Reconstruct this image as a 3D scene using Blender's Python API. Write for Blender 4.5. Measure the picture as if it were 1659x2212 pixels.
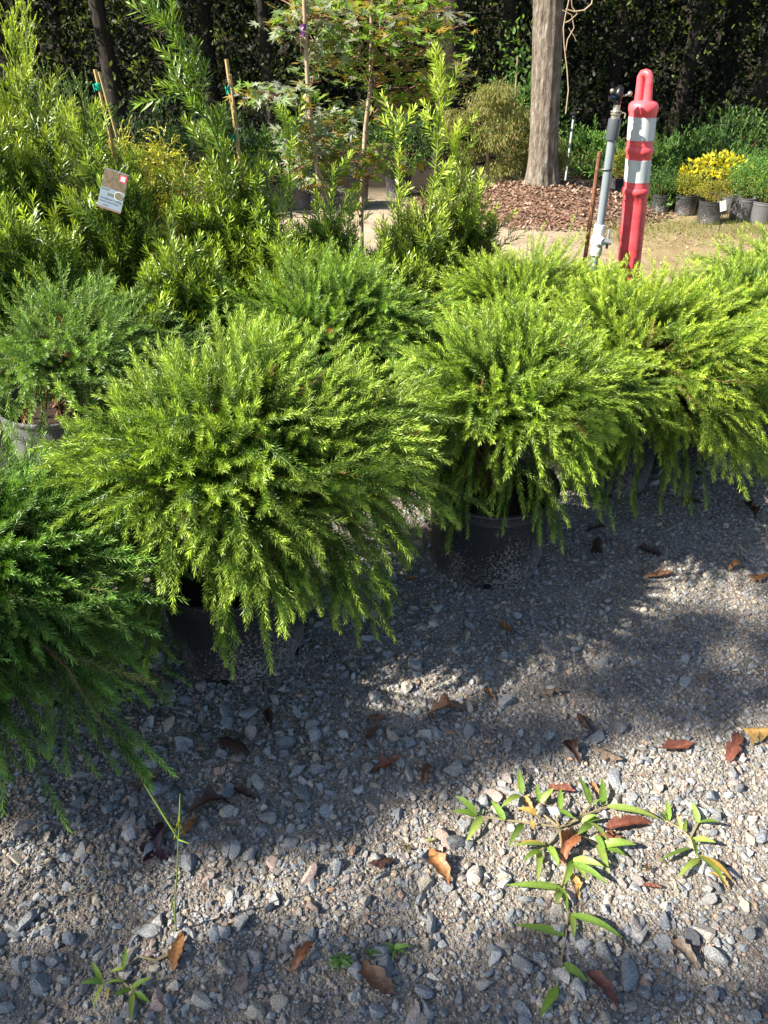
import bpy, bmesh, math
import numpy as np
from mathutils import Vector, Matrix
R_ = math.radians
# ------------------------------------------------------------------ camera / light / exposure
CAM_H, PITCH, FP = 1.30, R_(34.0), 1550.0        # metres, down-tilt, focal length for a 2212 px high frame
SUN_AZ, SUN_EL = R_(252.0), R_(40.0)
sc = bpy.context.scene
for o in list(bpy.data.objects): bpy.data.objects.remove(o)
cd = bpy.data.cameras.new("camera"); cam = bpy.data.objects.new("camera", cd); sc.collection.objects.link(cam)
cam.location = (0, 0, CAM_H); cam.rotation_euler = (R_(90) - PITCH, 0, 0)
cd.sensor_fit = 'VERTICAL'; cd.sensor_height = 36; cd.lens = FP/2212*36; cd.clip_start = .02; cd.clip_end = 500
sc.camera = cam
w = bpy.data.worlds.new("World"); sc.world = w; w.use_nodes = True
nt = w.node_tree; bg = nt.nodes["Background"]; sky = nt.nodes.new("ShaderNodeTexSky")
sky.sky_type = 'NISHITA'; sky.sun_disc = False; sky.sun_elevation = SUN_EL; sky.sun_rotation = SUN_AZ
nt.links.new(sky.outputs[0], bg.inputs[0]); bg.inputs[1].default_value = 0.066
SDIR = Vector((math.sin(SUN_AZ)*math.cos(SUN_EL), math.cos(SUN_AZ)*math.cos(SUN_EL), math.sin(SUN_EL)))
sd = bpy.data.lights.new("sun", 'SUN'); sun = bpy.data.objects.new("sun", sd); sc.collection.objects.link(sun)
sd.energy = 5.0; sd.angle = R_(0.55); sd.color = (1, .93, .80)
sun.rotation_euler = SDIR.to_track_quat('Z', 'Y').to_euler(); sun.location = (-6, -2, 8)
vs = sc.view_settings; vs.view_transform = 'Standard'; vs.look = 'None'; vs.gamma = 1; vs.exposure = 1.72
sc.render.film_transparent = False
sc.cycles.max_bounces = 7; sc.cycles.diffuse_bounces = 4; sc.cycles.transmission_bounces = 4; sc.cycles.glossy_bounces = 2
sc.cycles.caustics_reflective = False; sc.cycles.caustics_refractive = False

def ray(px, py):
    dx, dy = (px-829.5)/FP, -(py-1106)/FP
    return Vector((dx, math.cos(PITCH)+dy*math.sin(PITCH), -math.sin(PITCH)+dy*math.cos(PITCH)))
def gp(px, py, z=0.0):                            # point at height z seen at (px,py)
    r = ray(px, py); t = (z-CAM_H)/r.z; return Vector((r.x*t, r.y*t, z))
def dp(px, py, d):                                # point at distance d forward
    r = ray(px, py); t = d/r.y; return Vector((r.x*t, d, CAM_H+r.z*t))

# ------------------------------------------------------------------ mesh helpers
def link(o, parent=None):
    sc.collection.objects.link(o)
    if parent is not None: o.parent = parent
    return o
def tag(o, label=None, cat=None, group=None, kind=None):
    if label: o['label'] = label
    if cat: o['category'] = cat
    if group: o['group'] = group
    if kind: o['kind'] = kind
    return o
def empty(name, loc, label, cat, group=None, rz=0):
    o = bpy.data.objects.new(name, None); o.empty_display_size = .05
    o.location = loc; o.rotation_euler = (0, 0, rz); link(o)
    return tag(o, label, cat, group)
def npmesh(name, V, F, mat, parent=None, C=None, smooth=False):
    V = np.asarray(V, dtype=np.float32).reshape(-1, 3); F = np.asarray(F, dtype=np.int32); m, k = F.shape
    me = bpy.data.meshes.new(name)
    me.vertices.add(len(V)); me.vertices.foreach_set("co", V.ravel())
    me.loops.add(m*k); me.loops.foreach_set("vertex_index", F.ravel())
    me.polygons.add(m); me.polygons.foreach_set("loop_start", np.arange(0, m*k, k, dtype=np.int32))
    try: me.polygons.foreach_set("loop_total", np.full(m, k, dtype=np.int32))
    except Exception: pass
    me.polygons.foreach_set("use_smooth", np.full(m, smooth, dtype=bool))
    if C is not None:
        a = me.color_attributes.new("Col", 'FLOAT_COLOR', 'POINT')
        c4 = np.ones((len(V), 4), dtype=np.float32); c4[:, :3] = C; a.data.foreach_set("color", c4.ravel())
    me.update(calc_edges=True); me.materials.append(mat)
    return link(bpy.data.objects.new(name, me), parent)
def bmobj(name, bm, mat, parent=None, smooth=True, loc=None):
    bmesh.ops.recalc_face_normals(bm, faces=bm.faces)
    me = bpy.data.meshes.new(name); bm.to_mesh(me); bm.free(); me.materials.append(mat)
    if smooth:
        for p in me.polygons: p.use_smooth = True
        try: me.set_sharp_from_angle(angle=R_(40))
        except Exception: pass
    o = link(bpy.data.objects.new(name, me), parent)
    if loc is not None: o.location = loc
    return o
def lathe(bm, prof, seg=32, mat=Matrix(), rmod=None):
    rings = []
    for r, z in prof:
        if r <= 1e-5: rings.append([bm.verts.new(mat @ Vector((0, 0, z)))])
        else: rings.append([bm.verts.new(mat @ Vector((r*(rmod(a, z) if rmod else 1)*math.cos(a), r*(rmod(a, z) if rmod else 1)*math.sin(a), z))) for a in [2*math.pi*i/seg for i in range(seg)]])
    for A, B in zip(rings, rings[1:]):
        for i in range(seg):
            j = (i+1) % seg
            if len(A) == 1 and len(B) == 1: continue
            if len(A) == 1: bm.faces.new((A[0], B[j], B[i]))
            elif len(B) == 1: bm.faces.new((A[i], A[j], B[0]))
            else: bm.faces.new((A[i], A[j], B[j], B[i]))
def box(bm, c, s, mat=Matrix(), bev=0.0):
    r = bmesh.ops.create_cube(bm, size=1); vv = r['verts']
    bmesh.ops.scale(bm, vec=s, verts=vv); bmesh.ops.translate(bm, vec=c, verts=vv)
    if bev:
        es = {e for v in vv for e in v.link_edges}
        rr = bmesh.ops.bevel(bm, geom=list(es), offset=bev, segments=2, affect='EDGES', profile=.6)
        vv = list({v for f in rr['faces'] for v in f.verts} | {v for v in vv if v.is_valid})
    for v in vv: v.co = mat @ v.co
def tube(bm, pts, rad, seg=10, cap=True):
    pts = [Vector(p) for p in pts]; rad = rad if hasattr(rad, '__len__') else [rad]*len(pts)
    rings = []; prev = None
    for i, p in enumerate(pts):
        t = (pts[min(i+1, len(pts)-1)]-pts[max(i-1, 0)]).normalized()
        a = prev - t*prev.dot(t) if prev is not None else t.cross(Vector((0, 0, 1)) if abs(t.z) < .9 else Vector((1, 0, 0)))
        a.normalize(); prev = a; b = t.cross(a)
        rings.append([bm.verts.new(p+(a*math.cos(2*math.pi*k/seg)+b*math.sin(2*math.pi*k/seg))*rad[i]) for k in range(seg)])
    for A, B in zip(rings, rings[1:]):
        for k in range(seg): bm.faces.new((A[k], A[(k+1) % seg], B[(k+1) % seg], B[k]))
    if cap: bm.faces.new(rings[0][::-1]); bm.faces.new(rings[-1])

# ------------------------------------------------------------------ numpy plant machinery
def nrm(a): return a/np.maximum(np.linalg.norm(a, axis=-1, keepdims=True), 1e-9)
def perp(T):
    ref = np.where(np.abs(T[..., 2:3]) > .9, np.array([1., 0, 0]), np.array([0, 0, 1.]))
    A = nrm(np.cross(T, ref)); return A, np.cross(T, A)
def rdir(rng, n): return nrm(rng.normal(size=(n, 3)))
KITE = np.array([[0, 0], [.5, .45], [0, 1], [-.5, .45]])
BLADE = np.array([[.12, 0], [.5, .25], [.46, .7], [0, 1], [-.46, .7], [-.5, .25]])
OVAL = np.array([[.0, 0], [.38, .22], [.5, .5], [.3, .8], [0, 1], [-.3, .8], [-.5, .5], [-.38, .22]])
def _maple():
    lob = [(-115, .42), (-78, .72), (-38, .95), (0, 1.1), (38, .95), (78, .72), (115, .42)]; out = [[0, -.02]]
    for i, (a, l) in enumerate(lob):
        if i: m = R_((lob[i-1][0]+a)/2); out.append([math.sin(m)*.26, math.cos(m)*.26])
        out.append([math.sin(R_(a-9))*l*.55, math.cos(R_(a-9))*l*.55]); out.append([math.sin(R_(a))*l, math.cos(R_(a))*l]); out.append([math.sin(R_(a+9))*l*.55, math.cos(R_(a+9))*l*.55])
    return np.array(out)
MAPLE = _maple()
def leaves(tmpl, P, D, S, L, W, curl=0.0, C=None):
    """one k-gon per leaf: P base, D direction, S side, L length, W width"""
    k = len(tmpl); N = np.cross(D, S); n = len(P); L = np.broadcast_to(L, (n,)); W = np.broadcast_to(W, (n,))
    u = tmpl[:, 0][None, :, None]; v = tmpl[:, 1][None, :, None]
    V = P[:, None]+D[:, None]*v*L[:, None, None]+S[:, None]*u*W[:, None, None]-N[:, None]*(v**2)*(np.broadcast_to(curl, (n,))*L)[:, None, None]
    F = np.arange(n*k).reshape(n, k)
    CC = None if C is None else np.repeat(C, k, axis=0)
    return V.reshape(-1, 3), F, CC
def interp(pts, t):
    """pts (S,K,3), t (S,n) -> pos, tangent"""
    K = pts.shape[1]; x = np.clip(t, 0, .9999)*(K-1); i = x.astype(int); f = (x-i)[..., None]
    s = np.arange(len(pts))[:, None]; a = pts[s, i]; b = pts[s, i+1]
    return a*(1-f)+b*f, nrm(b-a)
def grow(P0, D0, L, K, g, rng, wob=.08):
    n = len(P0); pts = np.zeros((n, K, 3)); pts[:, 0] = P0; D = nrm(D0); st = (np.broadcast_to(L, (n,))/(K-1))[:, None]
    g = np.broadcast_to(g, (n,))[:, None]
    for i in range(1, K):
        D = nrm(D+rng.normal(size=(n, 3))*wob); D[:, 2:3] -= g/(K-1); D = nrm(D); pts[:, i] = pts[:, i-1]+D*st
    return pts
def tubes(pts, r0, r1, m=3):
    S, K, _ = pts.shape; T = nrm(np.gradient(pts, axis=1)); A, B = perp(T)
    r = (np.broadcast_to(r0, (S,))[:, None]*(1-np.linspace(0, 1, K))+np.broadcast_to(r1, (S,))[:, None]*np.linspace(0, 1, K))[..., None, None]
    ang = 2*np.pi*np.arange(m)/m; c = np.cos(ang)[None, None, :, None]; s = np.sin(ang)[None, None, :, None]
    V = pts[:, :, None]+(A[:, :, None]*c+B[:, :, None]*s)*r
    idx = np.arange(S*K*m).reshape(S, K, m); a = idx[:, :-1]; b = idx[:, 1:]
    F = np.stack([a, np.roll(a, -1, 2), np.roll(b, -1, 2), b], -1).reshape(-1, 4)
    return V.reshape(-1, 3), F
def spiral_leaves(pts, n, L, W, ang, rng, tmpl=KITE, c0=(.05, .1, .02), c1=(.1, .2, .03), t0=0.0, curl=.0, tiplen=.6, jit=.12, cj=.18, flat=0.0):
    """needles round each shoot; colour runs c0->c1 towards the tip"""
    S = len(pts); i = np.arange(n); t = t0+(1-t0)*((i+.5)/n)[None, :]+rng.uniform(-.3, .3, (S, n))/n
    P, T = interp(pts, t); A, B = perp(T)
    ph = (i*2.399)[None, :]+rng.uniform(0, 6.28, (S, 1))+rng.normal(size=(S, n))*.25
    Rr = A*np.cos(ph)[..., None]+B*np.sin(ph)[..., None]*(1-flat)
    Rr = nrm(Rr+rng.normal(size=Rr.shape)*jit)
    a = (ang*(1-.45*t**3))[..., None]; D = nrm(T*np.cos(a)+Rr*np.sin(a)); Sd = nrm(np.cross(D, T+rng.normal(size=T.shape)*.35))
    LL = L*(1-(1-tiplen)*np.clip((t-.75)/.25, 0, 1)**1.5)*rng.uniform(.8, 1.1, (S, n))*np.clip(.6+t*4, 0, 1)
    c0 = np.asarray(c0); c1 = np.asarray(c1)
    if c0.ndim == 1: c0 = np.broadcast_to(c0, (S, 3))
    if c1.ndim == 1: c1 = np.broadcast_to(c1, (S, 3))
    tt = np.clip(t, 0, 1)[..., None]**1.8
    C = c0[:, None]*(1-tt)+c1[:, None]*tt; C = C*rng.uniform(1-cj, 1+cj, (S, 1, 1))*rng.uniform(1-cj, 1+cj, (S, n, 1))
    f = lambda x: x.reshape(-1, x.shape[-1])
    return leaves(tmpl, f(P), f(D), f(Sd), LL.ravel(), W*np.clip(LL.ravel()/L, .6, 1), curl, f(C))
def cat(parts):
    Vs, Fs, Cs, off = [], [], [], 0
    for V, F, C in parts:
        Vs.append(V); Fs.append(F+off); Cs.append(C if C is not None else np.ones((len(V), 3))); off += len(V)
    return np.concatenate(Vs), np.concatenate(Fs), np.concatenate(Cs)

# ------------------------------------------------------------------ materials
def newmat(name):
    m = bpy.data.materials.new(name); m.use_nodes = True; n = m.node_tree
    return m, n, n.nodes, n.links, n.nodes["Principled BSDF"]
def setp(b, **kw):
    names = dict(rough='Roughness', metal='Metallic', spec='Specular IOR Level', base='Base Color', coat='Coat Weight')
    for k, v in kw.items(): b.inputs[names[k]].default_value = (*v, 1) if k == 'base' else v
def leafmat(name, rough=.45, trans=.35, spec=.5, tint=(1.25, 1.25, .55)):
    m, n, N, Lk, b = newmat(name); setp(b, rough=rough, spec=spec)
    a = N.new("ShaderNodeAttribute"); a.attribute_name = "Col"; Lk.new(a.outputs[0], b.inputs['Base Color'])
    t = N.new("ShaderNodeBsdfTranslucent"); mx = N.new("ShaderNodeMix"); mx.data_type = 'RGBA'; mx.blend_type = 'MULTIPLY'; mx.inputs[0].default_value = 1
    Lk.new(a.outputs[0], mx.inputs[6]); mx.inputs[7].default_value = (*tint, 1); Lk.new(mx.outputs[2], t.inputs[0])
    ms = N.new("ShaderNodeMixShader"); ms.inputs[0].default_value = trans
    Lk.new(b.outputs[0], ms.inputs[1]); Lk.new(t.outputs[0], ms.inputs[2]); Lk.new(ms.outputs[0], N["Material Output"].inputs[0])
    return m
def texmat(name, cols, scale=20, rough=.8, bump=.3, dist=.002, detail=6, stretch=(1, 1, 1), spec=.3, metal=0, kind='noise', coord='Object'):
    m, n, N, Lk, b = newmat(name); setp(b, rough=rough, spec=spec, metal=metal)
    tc = N.new("ShaderNodeTexCoord"); mp = N.new("ShaderNodeMapping"); mp.inputs['Scale'].default_value = stretch
    Lk.new(tc.outputs[coord], mp.inputs[0]); no = N.new("ShaderNodeTexNoise"); no.inputs['Scale'].default_value = scale; no.inputs['Detail'].default_value = detail; no.inputs['Roughness'].default_value = .65
    Lk.new(mp.outputs[0], no.inputs[0]); r = N.new("ShaderNodeValToRGB")
    r.color_ramp.elements[0].position = .3; r.color_ramp.elements[1].position = .7
    r.color_ramp.elements[0].color = (*cols[0], 1); r.color_ramp.elements[1].color = (*cols[-1], 1)
    for i, c in enumerate(cols[1:-1]): e = r.color_ramp.elements.new(.3+.4*(i+1)/(len(cols)-1)); e.color = (*c, 1)
    Lk.new(no.outputs[0], r.inputs[0]); Lk.new(r.outputs[0], b.inputs['Base Color'])
    if bump:
        bu = N.new("ShaderNodeBump"); bu.inputs['Strength'].default_value = bump; bu.inputs['Distance'].default_value = dist
        Lk.new(no.outputs[0], bu.inputs['Height']); Lk.new(bu.outputs[0], b.inputs['Normal'])
    return m
M_needle = leafmat("needle_green", .42, .24, .5, (1.25, 1.3, .45))
M_glossy = leafmat("glossy_leaf", .33, .26, .6, (1.5, 1.3, .4))
M_leaf = leafmat("soft_leaf", .55, .45, .3)
M_dead = leafmat("dead_leaf", .5, .12, .4, (1.2, .8, .5))
def mottle(m, scale, lo, hi):
    N = m.node_tree.nodes; Lk = m.node_tree.links; geo = N.new("ShaderNodeNewGeometry"); no = N.new("ShaderNodeTexNoise"); no.inputs['Scale'].default_value = scale; no.inputs['Detail'].default_value = 7; no.inputs['Roughness'].default_value = .75
    Lk.new(geo.outputs['Position'], no.inputs[0]); r = N.new("ShaderNodeMapRange"); r.inputs[1].default_value = .3; r.inputs[2].default_value = .7; r.inputs[3].default_value = lo; r.inputs[4].default_value = hi; Lk.new(no.outputs[0], r.inputs[0])
    x = N.new("ShaderNodeMix"); x.data_type = 'RGBA'; x.blend_type = 'MULTIPLY'; x.inputs[0].default_value = 1; at_ = [q for q in N if q.type == 'ATTRIBUTE'][0]
    tg_ = [l.to_socket for l in at_.outputs[0].links]; Lk.new(at_.outputs[0], x.inputs[6]); Lk.new(r.outputs[0], x.inputs[7])
    for t in tg_: Lk.new(x.outputs[2], t)
mottle(M_dead, 160, .35, 1.35)
M_twig = texmat("twig_bark", [(.10, .05, .025), (.22, .12, .06)], 60, .9)
M_gtwig = texmat("green_twig", [(.10, .13, .03), (.16, .2, .05)], 60, .7)
M_soil = texmat("potting_soil", [(.012, .008, .006), (.05, .032, .022)], 90, 1, 1, .01)
M_cane = texmat("bamboo_cane", [(.30, .19, .08), (.5, .36, .18)], 30, .6, stretch=(1, 1, .2))
M_tie = texmat("green_tie", [(.0, .22, .15), (.0, .32, .22)], 40, .4)

def pot_mat(name, base, dust=.5, dcol=(.32, .30, .28)):
    m, n, N, Lk, b = newmat(name); setp(b, rough=.45, spec=.5)
    tc = N.new("ShaderNodeTexCoord")
    v = N.new("ShaderNodeTexNoise"); v.inputs['Scale'].default_value = 150; v.inputs['Detail'].default_value = 5; v.inputs['Roughness'].default_value = .8
    g = N.new("ShaderNodeTexNoise"); g.inputs['Scale'].default_value = 7; g.inputs['Detail'].default_value = 5
    sx = N.new("ShaderNodeSeparateXYZ"); Lk.new(tc.outputs['Object'], sx.inputs[0])
    for q in (v, g): Lk.new(tc.outputs['Object'], q.inputs[0])
    hz = N.new("ShaderNodeMapRange"); hz.inputs[1].default_value = 0; hz.inputs[2].default_value = .28; hz.inputs[3].default_value = .16; hz.inputs[4].default_value = -.02
    Lk.new(sx.outputs[2], hz.inputs[0])
    a = N.new("ShaderNodeMath"); a.operation = 'ADD'; Lk.new(v.outputs[0], a.inputs[0]); Lk.new(hz.outputs[0], a.inputs[1])
    a2 = N.new("ShaderNodeMath"); a2.operation = 'MULTIPLY_ADD'; Lk.new(g.outputs[0], a2.inputs[0]); a2.inputs[1].default_value = .35; Lk.new(a.outputs[0], a2.inputs[2])
    r = N.new("ShaderNodeValToRGB"); r.color_ramp.elements[0].position = .80; r.color_ramp.elements[1].position = .90
    r.color_ramp.elements[0].color = (0, 0, 0, 1); r.color_ramp.elements[1].color = (dust, dust, dust, 1); Lk.new(a2.outputs[0], r.inputs[0])
    mx = N.new("ShaderNodeMix"); mx.data_type = 'RGBA'; Lk.new(r.outputs[0], mx.inputs[0]); mx.inputs[6].default_value = (*base, 1); mx.inputs[7].default_value = (*dcol, 1)
    Lk.new(mx.outputs[2], b.inputs['Base Color'])
    rr = N.new("ShaderNodeMapRange"); rr.inputs[3].default_value = .42; rr.inputs[4].default_value = .9; Lk.new(r.outputs[0], rr.inputs[0]); Lk.new(rr.outputs[0], b.inputs['Roughness'])
    return m
M_pot = pot_mat("black_pot_plastic", (.019, .020, .024), .8)
M_potg = pot_mat("grey_pot_plastic", (.10, .10, .105), .3, (.2, .19, .18))
M_hole = texmat("pot_hole", [(.003, .003, .003), (.006, .006, .006)], 10, 1, 0)

# ------------------------------------------------------------------ ground
rg = np.random.default_rng(7)
def hnoise(x, y):
    return .0035*np.sin(9*x+2*y)*np.cos(7*y-1.3*x)+.0025*np.sin(21*x+5)*np.cos(17*y+2*x)+.0012*np.sin(47*x-13*y)*np.cos(39*y+11*x)
def gh(x, y):
    x = np.asarray(x, float); y = np.asarray(y, float)
    near = np.clip((7-np.hypot(x, y-2))/3, 0, 1); bank = np.clip((y-21)/8, 0, 1)
    return hnoise(x, y)*near+5.0*bank*bank*(3-2*bank)
def axis(lo, hi, fine, a, b):
    mid = np.arange(a, b, fine); L = [a]; s = fine
    while L[-1] > lo: s *= 1.14; L.append(L[-1]-s)
    Rr = [mid[-1]]; s = fine
    while Rr[-1] < hi: s *= 1.14; Rr.append(Rr[-1]+s)
    return np.concatenate([np.array(L[:0:-1]), mid, np.array(Rr[1:])])
xs = axis(-150, 150, .02, -1.6, 2.4); ys = axis(-60, 220, .02, .3, 3.2)
X, Y = np.meshgrid(xs, ys); Z = gh(X, Y); ny, nx = X.shape
I = np.arange(ny*nx).reshape(ny, nx)
F = np.stack([I[:-1, :-1], I[:-1, 1:], I[1:, 1:], I[1:, :-1]], -1).reshape(-1, 4)
def ground_mat():
    m, n, N, Lk, b = newmat("gravel_ground"); setp(b, rough=.95, spec=.2)
    geo = N.new("ShaderNodeNewGeometry"); P = geo.outputs['Position']; sx = N.new("ShaderNodeSeparateXYZ"); Lk.new(P, sx.inputs[0])
    def noise(s, d=6, r=.6):
        q = N.new("ShaderNodeTexNoise"); q.inputs['Scale'].default_value = s; q.inputs['Detail'].default_value = d; q.inputs['Roughness'].default_value = r; Lk.new(P, q.inputs[0]); return q.outputs[0]
    def ramp(src, stops):
        r = N.new("ShaderNodeValToRGB"); e = r.color_ramp.elements
        e[0].position, e[0].color = stops[0][0], (*stops[0][1], 1); e[1].position, e[1].color = stops[-1][0], (*stops[-1][1], 1)
        for p, c in stops[1:-1]: k = e.new(p); k.color = (*c, 1)
        Lk.new(src, r.inputs[0]); return r.outputs[0]
    def mix(f, a, c, mode='MIX'):
        x = N.new("ShaderNodeMix"); x.data_type = 'RGBA'; x.blend_type = mode
        if isinstance(f, float): x.inputs[0].default_value = f
        else: Lk.new(f, x.inputs[0])
        Lk.new(a, x.inputs[6]); Lk.new(c, x.inputs[7]); return x.outputs[2]
    def mrange(src, a, c, lo=0., hi=1.):
        q = N.new("ShaderNodeMapRange"); q.inputs[1].default_value = a; q.inputs[2].default_value = c; q.inputs[3].default_value = lo; q.inputs[4].default_value = hi
        Lk.new(src, q.inputs[0]); return q.outputs[0]
    vo = N.new("ShaderNodeTexVoronoi"); vo.inputs['Scale'].default_value = 260; Lk.new(P, vo.inputs[0])
    vb = N.new("ShaderNodeTexVoronoi"); vb.inputs['Scale'].default_value = 110; Lk.new(P, vb.inputs[0])
    # near: grit of granite dust
    grit = ramp(noise(14), [(.35, (.15, .137, .122)), (.65, (.28, .255, .222))])
    spk = ramp(vo.outputs['Color'], [(.1, (.55, .52, .5)), (.9, (1.5, 1.45, 1.4))])
    near = mix(1.0, grit, spk, 'MULTIPLY')
    # middle: pale sandy gravel; patches
    sand = ramp(noise(5, 8), [(.3, (.27, .215, .15)), (.5, (.36, .295, .215)), (.7, (.44, .37, .28))])
    sand = mix(.45, sand, spk, 'MULTIPLY')
    earth = ramp(noise(3.5, 9, .7), [(.3, (.17, .125, .06)), (.5, (.27, .21, .11)), (.7, (.36, .29, .18))])
    add = N.new("ShaderNodeMath"); add.operation = 'MULTIPLY_ADD'; Lk.new(noise(2, 4), add.inputs[0]); add.inputs[1].default_value = 1.2; Lk.new(sx.outputs[1], add.inputs[2])
    c = mix(mrange(add.outputs[0], 2.9, 3.9), near, sand)
    ax = N.new("ShaderNodeMath"); ax.operation = 'MULTIPLY_ADD'; Lk.new(noise(1.3, 4), ax.inputs[0]); ax.inputs[1].default_value = 1.6; Lk.new(sx.outputs[0], ax.inputs[2])
    c = mix(mrange(ax.outputs[0], 1.6, 2.7), c, mix(mrange(add.outputs[0], 3.6, 4.6), c, earth))
    litter = ramp(noise(9, 9, .7), [(.3, (.010, .008, .005)), (.7, (.03, .022, .012))])
    c = mix(mrange(add.outputs[0], 7.3, 8.3), c, litter)
    Lk.new(c, b.inputs['Base Color'])
    h = N.new("ShaderNodeMath"); h.operation = 'MULTIPLY_ADD'; Lk.new(vb.outputs['Distance'], h.inputs[0]); h.inputs[1].default_value = -.8; Lk.new(vo.outputs['Distance'], h.inputs[2])
    h2 = N.new("ShaderNodeMath"); h2.operation = 'MULTIPLY_ADD'; Lk.new(noise(60, 8, .7), h2.inputs[0]); h2.inputs[1].default_value = 2.; Lk.new(h.outputs[0], h2.inputs[2])
    bu = N.new("ShaderNodeBump"); bu.inputs['Strength'].default_value = .9; bu.inputs['Distance'].default_value = .004; Lk.new(h2.outputs[0], bu.inputs['Height']); Lk.new(bu.outputs[0], b.inputs['Normal'])
    return m
tag(npmesh("ground", np.stack([X, Y, Z], -1), F, ground_mat(), smooth=True), kind='structure')

# ---- stones
def stone_mat():
    m, n, N, Lk, b = newmat("granite_stone"); setp(b, rough=.85, spec=.3)
    a = N.new("ShaderNodeAttribute"); a.attribute_name = "Col"; geo = N.new("ShaderNodeNewGeometry")
    no = N.new("ShaderNodeTexNoise"); no.inputs['Scale'].default_value = 420; no.inputs['Detail'].default_value = 3; no.inputs['Roughness'].default_value = .75; Lk.new(geo.outputs['Position'], no.inputs[0])
    r = N.new("ShaderNodeValToRGB"); r.color_ramp.elements[0].position = .36; r.color_ramp.elements[1].position = .68
    r.color_ramp.elements[0].color = (.5, .5, .52, 1); r.color_ramp.elements[1].color = (1.75, 1.72, 1.66, 1); Lk.new(no.outputs[0], r.inputs[0])
    x = N.new("ShaderNodeMix"); x.data_type = 'RGBA'; x.blend_type = 'MULTIPLY'; x.inputs[0].default_value = 1; Lk.new(a.outputs[0], x.inputs[6]); Lk.new(r.outputs[0], x.inputs[7]); Lk.new(x.outputs[2], b.inputs['Base Color'])
    bu = N.new("ShaderNodeBump"); bu.inputs['Strength'].default_value = .5; bu.inputs['Distance'].default_value = .0012; Lk.new(no.outputs[0], bu.inputs['Height']); Lk.new(bu.outputs[0], b.inputs['Normal'])
    return m
M_stone = stone_mat()
def ico(sub):
    bm = bmesh.new(); bmesh.ops.create_icosphere(bm, subdivisions=sub, radius=1); bm.verts.ensure_lookup_table()
    V = np.array([v.co[:] for v in bm.verts]); F = np.array([[v.index for v in f.verts] for f in bm.faces]); bm.free(); return V, F
def rotm(rng, n, tilt=1.0):
    q = rng.normal(size=(n, 4)); q[:, 1:3] *= tilt; q /= np.linalg.norm(q, axis=1, keepdims=True); w, x, y, z = q.T
    return np.stack([1-2*(y*y+z*z), 2*(x*y-z*w), 2*(x*z+y*w), 2*(x*y+z*w), 1-2*(x*x+z*z), 2*(y*z-x*w), 2*(x*z-y*w), 2*(y*z+x*w), 1-2*(x*x+y*y)], -1).reshape(n, 3, 3)
def rocks(pos, size, sub, rng, cut, flat=.62, cols=None):
    V, F = ico(sub); n = len(pos); A = np.repeat(V[None], n, 0)
    for _ in range(cut):
        d = rdir(rng, n); h = rng.uniform(.30, .72, n); ex = np.maximum(np.einsum('nvk,nk->nv', A, d)-h[:, None], 0); A = A-ex[..., None]*d[:, None]
    if cut == 0: A = A*rng.uniform(.7, 1.15, (n, len(V), 1))
    A = A*np.stack([rng.uniform(.9, 1.35, n), rng.uniform(.65, 1, n), rng.uniform(.8, 1.2, n)*flat], -1)[:, None]
    A = np.einsum('nij,nvj->nvi', rotm(rng, n, .28), A)*size[:, None, None]*.5*1.45
    A = A+pos[:, None]
    FF = (F[None]+(np.arange(n)*len(V))[:, None, None]).reshape(-1, 3)
    return A.reshape(-1, 3), FF, np.repeat(cols, len(V), axis=0)
PAL = .78*np.array([[.22, .235, .25], [.27, .28, .29], [.19, .205, .23], [.32, .315, .31], [.26, .23, .22], [.38, .355, .32], [.33, .25, .22], [.15, .155, .17], [.30, .31, .32]])
POTS = []        # (x, y, r) filled below to keep stones out of pots
def scatter(n, dmin, dmax, power, rng):
    d = dmin+(dmax-dmin)*rng.random(n)**power; wd = .56*(d*.829+.727)+.12
    return np.stack([rng.uniform(-1, 1, n)*wd, d], -1)
def put(n, dmin, dmax, power, s0, s1, sub, cut, rng, keep=None, emb=.15, sp=2.0, warm=.35):
    p = scatter(n, dmin, dmax, power, rng)
    if keep is not None: p = p[keep(p)]
    s = s0+(s1-s0)*rng.random(len(p))**sp
    z = gh(p[:, 0], p[:, 1])+s*emb
    c = PAL[rng.choice(len(PAL), len(p), p=[.2, .2, .12, .14, .1, .08, .04, .05, .07])]*rng.uniform(.75, 1.25, (len(p), 1))
    wm = (rng.random((len(p), 1)) < warm); c = np.where(wm, c*np.array([1.22, 1.06, .86]), c)
    return rocks(np.column_stack([p, z]), s, sub, rng, cut, cols=c)
def coarse(p):
    q = 1.15-.75*(p[:, 0]+.1)-.75*(p[:, 1]-.7); q = np.clip(q, .0, 1)*.9+.10*np.sin(5*p[:, 0]+3)*np.cos(6*p[:, 1]); return rg.random(len(p)) < q
def patchy(p):
    q = .8+.35*np.sin(7*p[:, 0]+4*p[:, 1])*np.cos(9*p[:, 1]-3*p[:, 0]); return rg.random(len(p)) < q
big = put(3000, .45, 2.4, .9, .014, .036, 2, 9, rg, coarse, .09, 1.6, .1)
med = put(19000, .45, 3.0, .85, .008, .017, 1, 5, rg, lambda p: patchy(p) & (rg.random(len(p)) < np.clip(1.3-.35*p[:, 1]-.25*p[:, 0], .25, 1)), .14, 1.5, .3)
V, F, C = cat([big, med]); tag(npmesh("gravel_stones", V, F, M_stone, None, C), kind='stuff')
sm = put(170000, .45, 3.4, .8, .0030, .0080, 1, 0, rg, patchy, .15, 2.0, .35)
V, F, C = sm; tag(npmesh("fine_gravel", V, F, M_stone, None, C), kind='stuff')

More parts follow.
